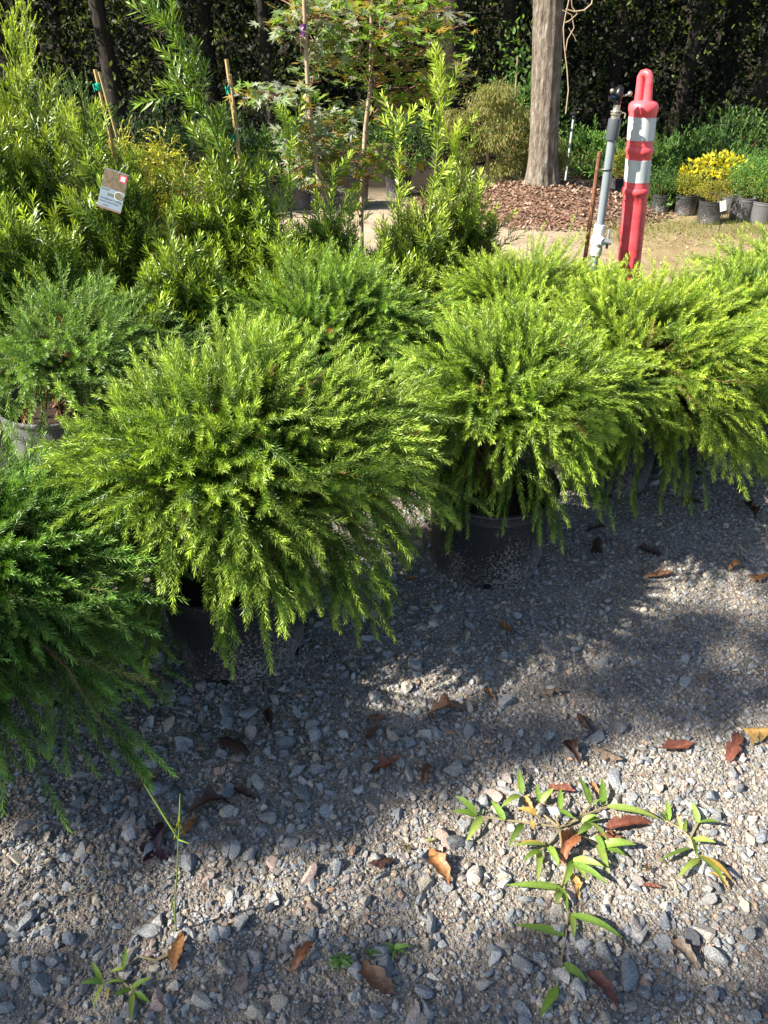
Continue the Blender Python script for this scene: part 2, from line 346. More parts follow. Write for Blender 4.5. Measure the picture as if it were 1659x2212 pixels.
# ------------------------------------------------------------------ pots
def add_pot(par, mat, s=1.0, sz=None, lip=True):
    sz = (sz or s)*.86; bm = bmesh.new()
    rm = lambda a, z: 1+(.006*max(0, math.cos(a*12))**8 if z < .262*sz else 0)
    prof = [(.0, .004), (.146, .004), (.150, .0), (.154, .006), (.157, .03), (.170, .255), (.171, .262), (.163, .262), (.155, .2)]
    lathe(bm, [(r*s, z*sz) for r, z in prof], 72, rmod=rm); bmobj("pot", bm, mat, par)
    bm = bmesh.new(); prof = [(.1645, .255), (.1735, .257), (.1765, .262), (.1775, .268), (.1765, .272), (.1775, .296), (.1815, .298), (.1845, .303), (.1835, .309), (.178, .311), (.1735, .306), (.170, .27), (.1645, .257)]
    lathe(bm, [(r*s, z*sz) for r, z in prof], 72); bmobj("rim", bm, mat, par)
    bm = bmesh.new(); rr = np.random.default_rng(3)
    lathe(bm, [(.0, .27*sz), (.05*s, .272*sz), (.1*s, .266*sz), (.15*s, .262*sz), (.1655*s, .259*sz)], 40)
    for v in bm.verts: v.co.z += rr.normal()*.0025
    bmobj("soil", bm, M_soil, par)
def drain(par, s, angs):
    for a in angs:
        bm = bmesh.new(); m = Matrix.Rotation(a, 4, 'Z') @ Matrix.Translation((.1535*s, 0, .018*s)) @ Matrix.Rotation(R_(87), 4, 'Y')
        lathe(bm, [(.0, .004), (.010*s, .004), (.0125*s, .0), (.0125*s, -.003), (0, -.003)], 16, m); bmobj("drain_hole", bm, M_hole, par)

# ------------------------------------------------------------------ cryptomeria (dwarf plumed conifers)
def conifer(label, x, y, seed, Rr, top, cx=0, cy=0, zc=.46, nm=110, ns=13, nn=64, pot=M_pot, c0=(.035, .085, .014), c1=(.17, .26, .045), low=.10, th=118, nl=.0168, nw=.0027, brown=60, potz=1, shoot=1.0, asym=None):
    rng = np.random.default_rng(seed)
    root = empty("potted_conifer", (x, y, 0), label, "potted shrub", "plumed dwarf conifers in black pots on gravel")
    add_pot(root, pot, 1, potz); drain(root, 1, (R_(-95), R_(-20), R_(150)))
    zb = .23*potz
    # main boughs as bezier arches
    az = (np.arange(nm)*2.399+rng.normal(size=nm)*.40); pol = R_(th)*((np.arange(nm)+.5)/nm)**.57
    pol = np.clip(pol+rng.normal(size=nm)*.13, 0, R_(th+6))
    d = np.stack([np.sin(pol)*np.cos(az), np.sin(pol)*np.sin(az), np.cos(pol)], -1)
    rad = (rng.uniform(.60, 1.12, nm)+.16*(rng.random(nm) < .10))*(1+.09*np.sin(az*3+seed)+.07*np.sin(az*5+pol*4+seed))*Rr
    if asym is not None: rad = rad*(1+asym[2]*np.clip(np.cos(az-asym[0]), 0, 1)*np.clip(np.sin(pol), 0, 1))
    d[:, 2] = np.where(pol > math.pi/2, -(np.clip(pol-math.pi/2, 0, 9)/(R_(th)-math.pi/2))**.8, d[:, 2])
    c = np.array([cx, cy, zc]); d[:, 2] = np.where(d[:, 2] > 0, np.abs(d[:, 2])**.75, d[:, 2]); vz = np.where(d[:, 2] > 0, (top-.07-zc)*rng.uniform(.72, 1.08, nm), (zc-low)*rng.uniform(.35, 1.0, nm))
    P2 = c+np.stack([d[:, 0]*rad, d[:, 1]*rad, d[:, 2]*vz], -1)
    P0 = np.stack([rng.normal(size=nm)*.02, rng.normal(size=nm)*.02, np.full(nm, zb)+rng.uniform(0, .12, nm)], -1)
    out = np.stack([np.cos(az), np.sin(az), np.zeros(nm)], -1)
    P1 = c*np.array([.7, .7, 1])+out*(rad*.52)[:, None]*np.clip(np.sin(pol), .1, 1)[:, None]; P1[:, 2] = zc+np.where(pol < 1.4, .06+.10*np.cos(pol), .10)*rng.uniform(.6, 1.5, nm)
    t = np.linspace(0, 1, 14)[None, :, None]
    main = P0[:, None]*(1-t)**2+2*P1[:, None]*t*(1-t)+P2[:, None]*t*t
    main = main+np.cumsum(rng.normal(size=main.shape)*.0035, axis=1)
    tc = np.sort(rng.uniform(.36, 1.0, (nm, ns)), axis=1); P, T = interp(main, tc); A, B = perp(T)
    sgn = np.where((np.arange(ns) % 2)[None, :] == 0, 1, -1)*np.ones((nm, 1)); ph = rng.normal(size=(nm, ns))*.75
    lat = A*(np.cos(ph)*sgn)[..., None]+B*np.sin(ph)[..., None]*-1
    D = nrm(T*.95+lat*rng.uniform(.15, .6, (nm, ns, 1))+rng.normal(size=T.shape)*.07)
    ns_ = ns; L = rng.uniform(.08, .23, (nm, ns))*(1.1-.35*tc)*shoot
    pz = np.clip((pol-.5)/1.2, 0, 1)[:, None]*np.ones((1, ns))
    g = rng.uniform(.0, .8, (nm, ns))*pz*1.1-.3*(1-pz)
    f = lambda q: q.reshape(-1, q.shape[-1])
    S = grow(f(P), f(D), L.ravel(), 6, g.ravel(), rng, .05)
    # third order on some
    k = rng.random(len(S)) < .5; Pk, Tk = interp(S[k], rng.uniform(.2, .6, (k.sum(), 1))); Pk = Pk[:, 0]; Tk = Tk[:, 0]; Ak, _ = perp(Tk)
    S3 = grow(Pk, nrm(Tk*.95+Ak*rng.choice([-1, 1], (len(Pk), 1))*.5+rng.normal(size=Pk.shape)*.08), L.ravel()[k]*.6, 6, g.ravel()[k], rng, .05)
    tips = grow(main[:, -1], main[:, -1]-main[:, -3], rng.uniform(.07, .16, nm)*shoot, 6, (np.clip((pol-.5), -.2, 1))*.5, rng, .04)
    zf = lambda pts: np.clip((pts[:, -1, 2]-low)/(top-low), 0, 1)[:, None]
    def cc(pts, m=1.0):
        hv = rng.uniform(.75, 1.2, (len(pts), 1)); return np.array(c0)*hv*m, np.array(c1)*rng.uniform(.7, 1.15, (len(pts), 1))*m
    parts = []
    nn = int(nn*1.0); 
    for pts, n in ((S, nn), (S3, int(nn*.62)), (tips, nn)):
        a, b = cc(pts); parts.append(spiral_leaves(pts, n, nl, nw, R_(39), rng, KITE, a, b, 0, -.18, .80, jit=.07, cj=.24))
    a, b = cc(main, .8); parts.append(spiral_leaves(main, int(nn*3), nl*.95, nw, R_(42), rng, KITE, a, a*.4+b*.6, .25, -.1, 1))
    if brown:
        kt = rng.choice(len(S), max(3, len(S)//90), replace=False); parts.append(spiral_leaves(S[kt]+rng.normal(size=(len(kt), 1, 3))*.006, 70, nl*.95, nw, R_(42), rng, KITE, (.16, .09, .03), (.30, .17, .07), 0, -.15, .8))
        q = rng.integers(0, nm, brown); Pb, Tb = interp(main[q], rng.uniform(.3, .62, (brown, 1))); Pb = Pb[:, 0]; Tb = Tb[:, 0]
        Sb = grow(Pb, nrm(Tb*.3+rdir(rng, brown)+np.array([0, 0, -.5])), rng.uniform(.05, .1, brown), 6, .8, rng)
        parts.append(spiral_leaves(Sb, 34, nl*.8, nw*.8, R_(45), rng, KITE, (.13, .06, .02), (.20, .10, .035)))
    V, F, C = cat(parts); npmesh("foliage", V, F, M_needle, root, C)
    v1, f1 = tubes(main, .0042, .0012, 5); npmesh("stems", v1, f1, M_twig, root, smooth=True); v2, f2 = tubes(S, .0011, .0005, 3); npmesh("twigs", v2, f2, M_gtwig, root, smooth=True)
    return root
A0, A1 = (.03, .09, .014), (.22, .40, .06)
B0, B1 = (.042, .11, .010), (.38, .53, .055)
def cpos(px, py, back=.17):
    g = gp(px, py); d = Vector((g.x, g.y)).normalized()*back; return g.x+d.x, g.y+d.y
x, y = -.90, 1.17
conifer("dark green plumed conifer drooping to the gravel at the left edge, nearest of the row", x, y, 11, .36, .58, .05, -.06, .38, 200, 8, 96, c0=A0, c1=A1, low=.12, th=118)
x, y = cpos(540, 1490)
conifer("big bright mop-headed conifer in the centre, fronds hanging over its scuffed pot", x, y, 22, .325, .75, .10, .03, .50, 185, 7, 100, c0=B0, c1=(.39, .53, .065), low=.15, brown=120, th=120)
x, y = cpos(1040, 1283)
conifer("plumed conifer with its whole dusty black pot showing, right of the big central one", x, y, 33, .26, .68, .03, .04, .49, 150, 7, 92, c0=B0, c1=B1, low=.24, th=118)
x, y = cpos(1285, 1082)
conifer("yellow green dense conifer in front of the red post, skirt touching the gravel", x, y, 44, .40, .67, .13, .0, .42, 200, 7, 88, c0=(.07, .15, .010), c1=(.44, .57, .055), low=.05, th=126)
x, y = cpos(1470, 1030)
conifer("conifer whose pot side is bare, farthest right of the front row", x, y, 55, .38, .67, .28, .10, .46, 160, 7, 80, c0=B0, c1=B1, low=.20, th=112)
conifer("greyish green conifer with browned inner twigs, in the tall creased pot on the left", -.98, 2.0, 66, .30, .68, .13, -.02, .47, 88, 7, 74, pot=M_potg, c0=(.05, .115, .025), c1=(.28, .44, .09), low=.42, brown=420, th=96, potz=1.38)
conifer("smaller green conifer half hidden behind the big central one", -.20, 2.28, 77, .32, .70, .03, 0, .44, 120, 7, 74, c0=(.045, .12, .016), c1=(.30, .46, .05), low=.24, th=98)
conifer("low bright conifer behind the one with the dusty pot, before the sprinkler pole", .50, 2.62, 88, .42, .62, .06, 0, .42, 150, 7, 74, c0=(.07, .16, .012), c1=(.43, .56, .055), low=.22, th=98)
conifer("conifer crown right of the red post, partly cut by the right edge", 1.62, 2.72, 99, .42, .66, 0, 0, .44, 120, 7, 72, c0=B0, c1=(.40, .52, .06), low=.2, th=100)

# ------------------------------------------------------------------ upright yew-pines (podocarpus)
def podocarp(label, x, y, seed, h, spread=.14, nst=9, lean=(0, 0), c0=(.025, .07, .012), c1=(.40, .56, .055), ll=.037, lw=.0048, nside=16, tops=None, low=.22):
    rng = np.random.default_rng(seed); root = empty("potted_yew_pine", (x, y, 0), label, "potted shrub", "upright yew pines behind the conifers")
    add_pot(root, M_pot, .9, .9)
    az = np.arange(nst)*2.399+rng.uniform(0, 6); rr = np.linspace(.1, 1, nst)
    D = np.stack([np.cos(az)*spread*rr*1.1+lean[0], np.sin(az)*spread*rr*1.1+lean[1], np.full(nst, 1.)], -1)
    H = h-.24; L = H*rng.uniform(.68, .98, nst)*(1.02-.22*rr); L[0] = H
    P0 = np.stack([rng.normal(size=nst)*.03, rng.normal(size=nst)*.03, np.full(nst, .24)], -1)
    main = grow(P0, D, L*1.03, 12, -.12, rng, .035)
    tc = rng.uniform(.12, .93, (nst, nside)); P, T = interp(main, tc); A, B = perp(T); ph = rng.uniform(0, 6.28, (nst, nside))[..., None]
    Ds = nrm(T*.8+(A*np.cos(ph)+B*np.sin(ph))*rng.uniform(.35, .8, (nst, nside, 1)))
    Ls = (.10+.16*(1-tc)+rng.uniform(0, .08, tc.shape)); f = lambda q: q.reshape(-1, q.shape[-1])
    S = grow(f(P), f(Ds), Ls.ravel(), 7, -.55, rng, .05)
    k = rng.random(len(S)) < .7; Pk, Tk = interp(S[k], rng.uniform(.25, .6, (k.sum(), 1))); Pk = Pk[:, 0]; Tk = Tk[:, 0]; Ak, Bk = perp(Tk); ph = rng.uniform(0, 6.28, (len(Pk), 1))
    S3 = grow(Pk, nrm(Tk+(Ak*np.cos(ph)+Bk*np.sin(ph))*.8), Ls.ravel()[k]*.55, 6, -.5, rng, .05)
    parts = []
    for pts, n, t0 in ((main, int(150*h), .15), (S, 44, .0), (S3, 28, 0)):
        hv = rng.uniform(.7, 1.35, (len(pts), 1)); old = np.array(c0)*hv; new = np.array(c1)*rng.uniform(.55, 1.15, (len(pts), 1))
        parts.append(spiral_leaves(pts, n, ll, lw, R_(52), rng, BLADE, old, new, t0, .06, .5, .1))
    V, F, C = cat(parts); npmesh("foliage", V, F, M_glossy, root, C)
    v1, f1 = tubes(main, .005, .0018, 5); v2, f2 = tubes(S, .0016, .0009, 3)
    npmesh("stems", np.concatenate([v1, v2]), np.concatenate([f1, f2+len(v1)]), M_gtwig, root, smooth=True)
    return root
def at(px, d): g = dp(px, 600, d); return g.x, g.y
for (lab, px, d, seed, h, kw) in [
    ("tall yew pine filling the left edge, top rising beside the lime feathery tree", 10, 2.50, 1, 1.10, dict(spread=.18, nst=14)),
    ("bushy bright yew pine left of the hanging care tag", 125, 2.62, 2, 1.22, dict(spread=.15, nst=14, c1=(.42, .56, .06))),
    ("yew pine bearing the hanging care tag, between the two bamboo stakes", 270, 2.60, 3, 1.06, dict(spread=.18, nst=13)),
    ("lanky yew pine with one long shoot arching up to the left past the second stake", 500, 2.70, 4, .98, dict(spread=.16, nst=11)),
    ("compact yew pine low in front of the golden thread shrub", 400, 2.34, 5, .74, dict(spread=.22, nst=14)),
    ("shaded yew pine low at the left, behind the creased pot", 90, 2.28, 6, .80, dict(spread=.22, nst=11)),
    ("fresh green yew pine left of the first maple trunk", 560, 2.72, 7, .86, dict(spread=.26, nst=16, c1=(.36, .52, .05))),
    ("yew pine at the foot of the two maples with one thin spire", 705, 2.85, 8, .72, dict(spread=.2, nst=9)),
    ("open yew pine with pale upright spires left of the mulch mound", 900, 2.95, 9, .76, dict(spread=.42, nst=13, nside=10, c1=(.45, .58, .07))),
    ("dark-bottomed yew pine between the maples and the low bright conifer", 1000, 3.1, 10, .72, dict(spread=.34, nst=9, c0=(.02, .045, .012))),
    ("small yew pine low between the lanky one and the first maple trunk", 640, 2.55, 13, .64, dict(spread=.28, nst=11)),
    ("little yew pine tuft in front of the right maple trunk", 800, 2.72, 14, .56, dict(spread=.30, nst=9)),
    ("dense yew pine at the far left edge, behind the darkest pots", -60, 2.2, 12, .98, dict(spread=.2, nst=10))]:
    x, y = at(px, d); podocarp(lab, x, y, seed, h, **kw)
# distinctive long shoots belong to the lanky plant and to the spired plant
def long_shoot(parent_label, path, n, side, seed, c1, ll=.046, lw=.0058, c0=(.08, .17, .02)):
    root = next(o for o in sc.objects if o.get('label') == parent_label); rng = np.random.default_rng(seed); off = np.array(root.location)
    pts = np.array([[list(dp(*p)) for p in path]])-off; K = 16
    t = np.linspace(0, 1, K); s = np.linspace(0, 1, pts.shape[1]); pts = np.stack([np.interp(t, s, pts[0, :, i]) for i in range(3)], -1)[None]
    ts = rng.uniform(.15, .9, (1, side)); P, T = interp(pts, ts); A, B = perp(T[0]); ph = rng.uniform(0, 6.28, (side, 1))
    S = grow(P[0], nrm(T[0]+(A*np.cos(ph)+B*np.sin(ph))*.9), rng.uniform(.07, .16, side), 6, -.3, rng, .05)
    V, F, C = cat([spiral_leaves(pts, n, ll, lw, R_(55), rng, BLADE, c0, c1, 0, .06, .6), spiral_leaves(S, 30, ll, lw, R_(52), rng, BLADE, c0, c1, 0, .06, .5)])
    npmesh("shoot_leaves", V, F, M_glossy, root, C); v, f = tubes(pts, .004, .0018, 5); v2, f2 = tubes(S, .0018, .001, 3)
    npmesh("shoot_stem", np.concatenate([v, v2]), np.concatenate([f, f2+len(v)]), M_gtwig, root, smooth=True)
LK = "lanky yew pine with one long shoot arching up to the left past the second stake"
long_shoot(LK, [(520, 420, 2.7), (470, 290, 2.68), (430, 190, 2.66), (400, 110, 2.64), (370, 60, 2.62), (335, 42, 2.6)], 110, 15, 5, (.2, .33, .04))
long_shoot(LK, [(520, 430, 2.7), (450, 260, 2.6), (400, 205, 2.58), (345, 180, 2.55)], 70, 6, 15, (.22, .34, .04))
SP = "open yew pine with pale upright spires left of the mulch mound"
for i, p in enumerate([[(925, 480, 2.9), (945, 330, 2.9), (950, 220, 2.9), (955, 120, 2.9)], [(860, 500, 2.95), (862, 380, 2.95), (860, 240, 2.95)], [(965, 450, 2.95), (980, 350, 2.95), (985, 285, 2.95)], [(1000, 520, 2.95), (1025, 450, 2.95), (1045, 385, 2.95)]]):
    long_shoot(SP, p, 170 if i == 0 else 110, 9 if i == 0 else 5, 40+i, (.55, .66, .10), .036, .0062, (.28, .42, .05))
long_shoot("fresh green yew pine left of the first maple trunk", [(630, 480, 2.7), (625, 360, 2.7), (622, 245, 2.7)], 100, 5, 50, (.42, .56, .08), .034, .006, (.2, .34, .04))
long_shoot("yew pine at the foot of the two maples with one thin spire", [(705, 560, 2.85), (715, 450, 2.85), (722, 355, 2.85)], 90, 4, 51, (.42, .56, .08), .034, .006, (.2, .34, .04))

# ------------------------------------------------------------------ feathery lime tree (upper left) and golden thread shrub
def feathery(name, label, x, y, seed, h, spread, n, c0, c1, nl, nw, ang, g, scat="potted shrub", z0=.25, ls=(.08, .2), base=.9):
    rng = np.random.default_rng(seed); root = empty(name, (x, y, 0), label, scat); add_pot(root, M_pot, base, base)
    m0 = 8; az = np.arange(m0)*2.4; D = np.stack([np.cos(az)*spread, np.sin(az)*spread, np.ones(m0)], -1); D[0, :2] = 0
    main = grow(np.tile([0, 0, .24], (m0, 1)), D, (h-.24)*rng.uniform(.75, 1.05, m0), 12, 0, rng, .03)
    k = rng.integers(0, m0, n); tc = rng.uniform(.15, .98, n); P, T = interp(main[k], tc[:, None]); P = P[:, 0]; T = T[:, 0]; A, B = perp(T); ph = rng.uniform(0, 6.28, (n, 1))
    S = grow(P, nrm(T*1.0+(A*np.cos(ph)+B*np.sin(ph))*rng.uniform(.3, .9, (n, 1))), rng.uniform(*ls, n)*(1.2-.6*tc), 7, g, rng, .06)
    k2 = rng.integers(0, n, n*2); P, T = interp(S[k2], rng.uniform(.2, .9, (n*2, 1))); P = P[:, 0]; T = T[:, 0]; A, B = perp(T); ph = rng.uniform(0, 6.28, (n*2, 1))
    S2 = grow(P, nrm(T+(A*np.cos(ph)+B*np.sin(ph))*.6), rng.uniform(.03, .08, n*2), 5, g, rng, .06)
    parts = [spiral_leaves(q, m, nl, nw, ang, rng, KITE, np.array(c0)*rng.uniform(.7, 1.2, (len(q), 1)), np.array(c1)*rng.uniform(.6, 1.2, (len(q), 1))) for q, m in ((S, 40), (S2, 24))]
    V, F, C = cat(parts); npmesh("foliage", V, F, M_needle, root, C)
    v, f = tubes(main, .006, .002, 5); v2, f2 = tubes(S, .0016, .0006, 3); npmesh("stems", np.concatenate([v, v2]), np.concatenate([f, f2+len(v)]), M_gtwig, root, smooth=True)
    return root
x, y = at(95, 2.95); feathery("potted_arborvitae", "lime green feathery columnar conifer rising at the top left corner", x-.03, y, 301, 1.36, .12, 1100, (.20, .30, .03), (.55, .66, .06), .0095, .0032, R_(24), -.35)
x, y = at(235, 3.4); feathery("potted_arborvitae", "dull green feathery conifer behind the first bamboo stake", x, y, 302, 1.12, .10, 260, (.07, .14, .035), (.14, .25, .05), .008, .0028, R_(30), -.3)
x, y = at(392, 3.0); feathery("potted_thread_cypress", "golden thread-leaved cypress glowing between the yew pines", x, y, 303, .98, .22, 900, (.40, .40, .04), (.72, .66, .09), .0095, .0030, R_(20), .9)

# ------------------------------------------------------------------ stakes, ties, hanging tag
def stake(label, p0, p1, p2, p3, ties):
    root = empty("plant_stake", p0, label, "plant stake", "bamboo stakes with green ties"); o = Vector(p0)
    for (a, b, r) in ((p0, p1, .0055), (p2, p3, .0045)):
        bm = bmesh.new(); n = 9; pts = [Vector(a).lerp(Vector(b), i/n)-o for i in range(n+1)]; tube(bm, pts, [r*(1.0+.12*(i % 3 == 0)) for i in range(n+1)], 8); bmobj("cane", bm, M_cane, root)
    for t in ties:
        c = Vector(p0).lerp(Vector(p1), t)-o; bm = bmesh.new(); ax = (Vector(p1)-Vector(p0)).normalized()
        mt = Matrix.Translation(c) @ ax.to_track_quat('Z', 'Y').to_matrix().to_4x4()
        lathe(bm, [(.0085, -.011), (.0115, -.009), (.0122, 0), (.011, .009), (.0085, .011)], 14, mt)
        for s in (-1, 1): tube(bm, [mt @ Vector((.006*s, -.008, 0)), mt @ Vector((.013*s, -.012, .008*s)), mt @ Vector((.019*s, -.010, -.012))], [.003, .003, .0015], 6)
        bmobj("tie", bm, M_tie, root)
d = 2.75
stake("pair of bamboo canes tied in green leaning left, nearer the top left corner", dp(262, 400, d), dp(205, 150, d), dp(262, 330, d-.02), dp(214, 155, d-.02), (.86,))
stake("pair of bamboo canes with three green ties, centre left above the thread cypress", dp(540, 520, d), dp(489, 128, d), dp(528, 430, d-.02), dp(497, 160, d-.02), (.85, .6, .35))

def text_obj(s, size, loc, mat, par, name="lettering", align='LEFT'):
    cu = bpy.data.curves.new(name, 'FONT'); cu.body = s; cu.size = size; cu.extrude = .0001; cu.align_x = align; cu.resolution_u = 2
    o = bpy.data.objects.new("tmp", cu); sc.collection.objects.link(o); dg = bpy.context.evaluated_depsgraph_get(); dg.update()
    me = bpy.data.meshes.new_from_object(o.evaluated_get(dg)); bpy.data.objects.remove(o); me.materials.clear(); me.materials.append(mat)
    t = link(bpy.data.objects.new(name, me), par); t.location = loc; return t
def flat(name, c, rough=.5, spec=.4):
    m, n, N, Lk, b = newmat(name); setp(b, base=c, rough=rough, spec=spec)
    no = N.new("ShaderNodeTexNoise"); no.inputs['Scale'].default_value = 25; no.inputs['Detail'].default_value = 6
    tc = N.new("ShaderNodeTexCoord"); Lk.new(tc.outputs['Object'], no.inputs[0]); r = N.new("ShaderNodeMapRange"); r.inputs[3].default_value = .82; r.inputs[4].default_value = 1.12; Lk.new(no.outputs[0], r.inputs[0])
    x = N.new("ShaderNodeMix"); x.data_type = 'RGBA'; x.blend_type = 'MULTIPLY'; x.inputs[0].default_value = 1; x.inputs[6].default_value = (*c, 1); Lk.new(r.outputs[0], x.inputs[7]); Lk.new(x.outputs[2], b.inputs['Base Color'])
    return m
p = dp(244, 412, 2.30)
tg = empty("care_tag", p, "printed plant care tag hanging by a wire among the yew pines at left", "plant tag")
tg.rotation_euler = (R_(90-22), R_(17), R_(-6)); tg.scale = (.88, .88, .88); TW, TH = .082, .128
def card(name, pts, z, mat, th=.0008):
    bm = bmesh.new(); vs_ = [bm.verts.new((a, b, z)) for a, b in pts]; f = bm.faces.new(vs_); r = bmesh.ops.extrude_face_region(bm, geom=[f])
    bmesh.ops.translate(bm, vec=(0, 0, th), verts=[v for v in r['geom'] if isinstance(v, bmesh.types.BMVert)]); return bmobj(name, bm, mat, tg, False)
rect = lambda a, b, c, d_: [(a, b), (c, b), (c, d_), (a, d_)]
card("card", rect(-TW/2, -TH/2, TW/2, TH/2), 0, flat("tag_card", (.13, .17, .22)))  # card and picture panel carry the tag's shade in their darkened colours
card("photo_panel", rect(-TW/2+.001, .004, TW/2-.001, TH/2-.002), .0010, texmat("tag_photo", [(.02, .018, .01), (.08, .06, .03), (.14, .09, .05)], 60, .5, 0), .0003)
card("border", rect(-TW/2, -TH/2, TW/2, -TH/2+.006), .0010, flat("tag_brown", (.13, .07, .05)), .0003)
card("band", rect(-TW/2+.026, -.020, TW/2-.001, -.011), .0010, flat("tag_band", (.05, .07, .05)), .0003)
card("emblem", rect(.014, .034, .036, .056), .0016, flat("tag_red", (.5, .03, .05)), .0003); card("emblem", rect(.018, .038, .032, .052), .0022, flat("tag_pale", (.45, .55, .6)), .0003)
for rad, zz, mt in ((.014, .0016, flat("tag_ring", (.55, .57, .55))), (.0125, .0022, texmat("tag_inset", [(.03, .05, .02), (.12, .10, .05)], 90, .5, 0))):
    card("medallion", [(.022+rad*math.cos(a), -.012+rad*math.sin(a)) for a in [i*.2618 for i in range(24)]], zz, mt, .0003)
ink = flat("tag_ink", (.03, .07, .07)); pale = flat("tag_white", (.8, .8, .8))
text_obj("Emerald", .008, (-.038, -.004, .0012), ink, tg); text_obj("Southern Living", .0115, (-.036, -.034, .0012), ink, tg); text_obj("PLANT COLLECTION", .0068, (-.036, -.043, .0012), ink, tg); text_obj("****", .011, (-.022, -.057, .0012), ink, tg)
bm = bmesh.new(); tube(bm, [(.005, .055, .002), (.012, .075, .0), (.020, .094, -.01)], .0007, 6); bmobj("wire", bm, flat("wire_grey", (.5, .5, .48)), tg)

# ------------------------------------------------------------------ maples
def maple(label, path, seed, blobs, nl, cols, lsize, rad=(.013, .007), d=3.4):
    rng = np.random.default_rng(seed); base = Vector((dp(*path[0]).x, path[0][2], 0)); off = np.array(base)
    root = empty("potted_maple", base, label, "young tree", "young red maples behind the yew pines"); add_pot(root, M_pot, 1, 1)
    pts = [Vector((0, 0, .25))]+[dp(*q)-base for q in path]; pts.append(pts[-1]+(pts[-1]-pts[-2])*.6)
    bm = bmesh.new(); n = len(pts); rr = [rad[0]+(rad[1]-rad[0])*i/(n-1) for i in range(n)]
    tube(bm, pts, rr, 10); bmobj("trunk", bm, M_mbark, root)
    TP = np.array([list(q) for q in pts]); P = []; Br = []
    for (bx, by, bd, rx, rz, cnt) in blobs:
        c = np.array(dp(bx, by, bd))-off; j = np.argmin(np.linalg.norm(TP-c-np.array([0, 0, -.12]), axis=1)); s = TP[j]; t = np.linspace(0, 1, 8)[:, None]
        mid = (s+c)/2+np.array([0, 0, .05]); Br.append(s*(1-t)**2+2*mid*t*(1-t)+c*t*t)
        cnt = int(cnt*1.6); q = rng.normal(size=(cnt, 3)); q = q/np.linalg.norm(q, axis=1, keepdims=True)*rng.uniform(.1, 1, (cnt, 1))**.6*np.array([rx, rx*.8, rz]); P.append(c+q)
        for _ in range(4):
            e = c+(rng.random(3)-.5)*np.array([rx, rx, rz])*1.7; Br.append(c*(1-t)+e*t+np.array([0, 0, .02])*t*(1-t))
    P = np.concatenate(P); n = len(P); D = nrm(np.column_stack([rng.normal(size=n), rng.normal(size=n), rng.uniform(-.9, .0, n)])); up = nrm(np.column_stack([rng.normal(size=n)*.45, rng.normal(size=n)*.45-.35, np.ones(n)])); S = nrm(np.cross(D, up))
    cols = np.array(cols); C = .78*cols[rng.integers(0, len(cols), n)]*rng.uniform(.7, 1.2, (n, 1)); sz = lsize*rng.uniform(.42, .80, n)
    V, F, CC = leaves(MAPLE, P, D, S, sz, sz, .25, C); npmesh("leaves", V, F, M_leaf, root, CC)
    v, f = tubes(np.array(Br), .0035, .0012, 4); npmesh("twigs", v, f, M_mtwig, root, smooth=True)
M_mbark = texmat("maple_bark", [(.22, .15, .10), (.42, .33, .22)], 40, .8, .4, .002, stretch=(1, 1, .25)); M_mtwig = texmat("maple_twig", [(.14, .05, .04), (.26, .12, .08)], 60, .6)
silver = [(.36, .42, .30), (.26, .38, .17), (.40, .43, .36), (.24, .38, .06), (.34, .27, .05)]
bronze = [(.34, .24, .03), (.28, .28, .03), (.22, .38, .035), (.20, .17, .09), (.30, .32, .24), (.18, .32, .05), (.2, .36, .04)]
maple("young maple with silvery green leaves, left of the pair behind the yew pines", [(700, 470, 3.3), (685, 360, 3.3), (668, 230, 3.3), (662, 130, 3.3), (657, 0, 3.3)], 61,
      [(600, 205, 3.2, .20, .06, 70), (655, 290, 3.3, .16, .07, 60), (690, 330, 3.4, .2, .06, 60), (610, 60, 3.3, .12, .05, 26), (640, 20, 3.4, .14, .06, 26), (720, 260, 3.4, .16, .09, 60), (690, 120, 3.4, .12, .09, 50), (640, 370, 3.3, .1, .05, 18), (720, 40, 3.4, .14, .08, 40), (690, 390, 3.35, .14, .05, 30)], 0, silver, .062)
maple("young maple with bronze leaves and purple ribbon, right of the pair behind the yew pines", [(780, 480, 3.6), (783, 380, 3.6), (790, 270, 3.6), (800, 190, 3.6), (802, 60, 3.6)], 62,
      [(820, 60, 3.5, .3, .10, 110), (900, 40, 3.7, .26, .10, 80), (760, 130, 3.6, .22, .10, 80), (880, 130, 3.6, .26, .08, 80), (960, 70, 3.8, .18, .10, 40), (740, 330, 3.5, .3, .06, 80), (820, 350, 3.6, .24, .06, 60), (850, 230, 3.7, .24, .10, 60), (880, 190, 3.7, .18, .08, 40), (720, 20, 3.7, .2, .08, 50), (740, 390, 3.5, .16, .06, 30), (950, 170, 3.9, .2, .08, 40), (800, 0, 3.6, .3, .06, 60)], 0, bronze, .062)
rib = tag(npmesh("ribbon", *(lambda q: (q[0], q[1]))(tubes(np.array([[list(dp(655, 52+i*7, 3.27)+Vector((.004*math.sin(i*2.2), 0, 0))) for i in range(5)]]), .010, .006, 5)), flat("purple_ribbon", (.16, .03, .22))), "purple ribbon tied round the left maple trunk near the top", "ribbon")

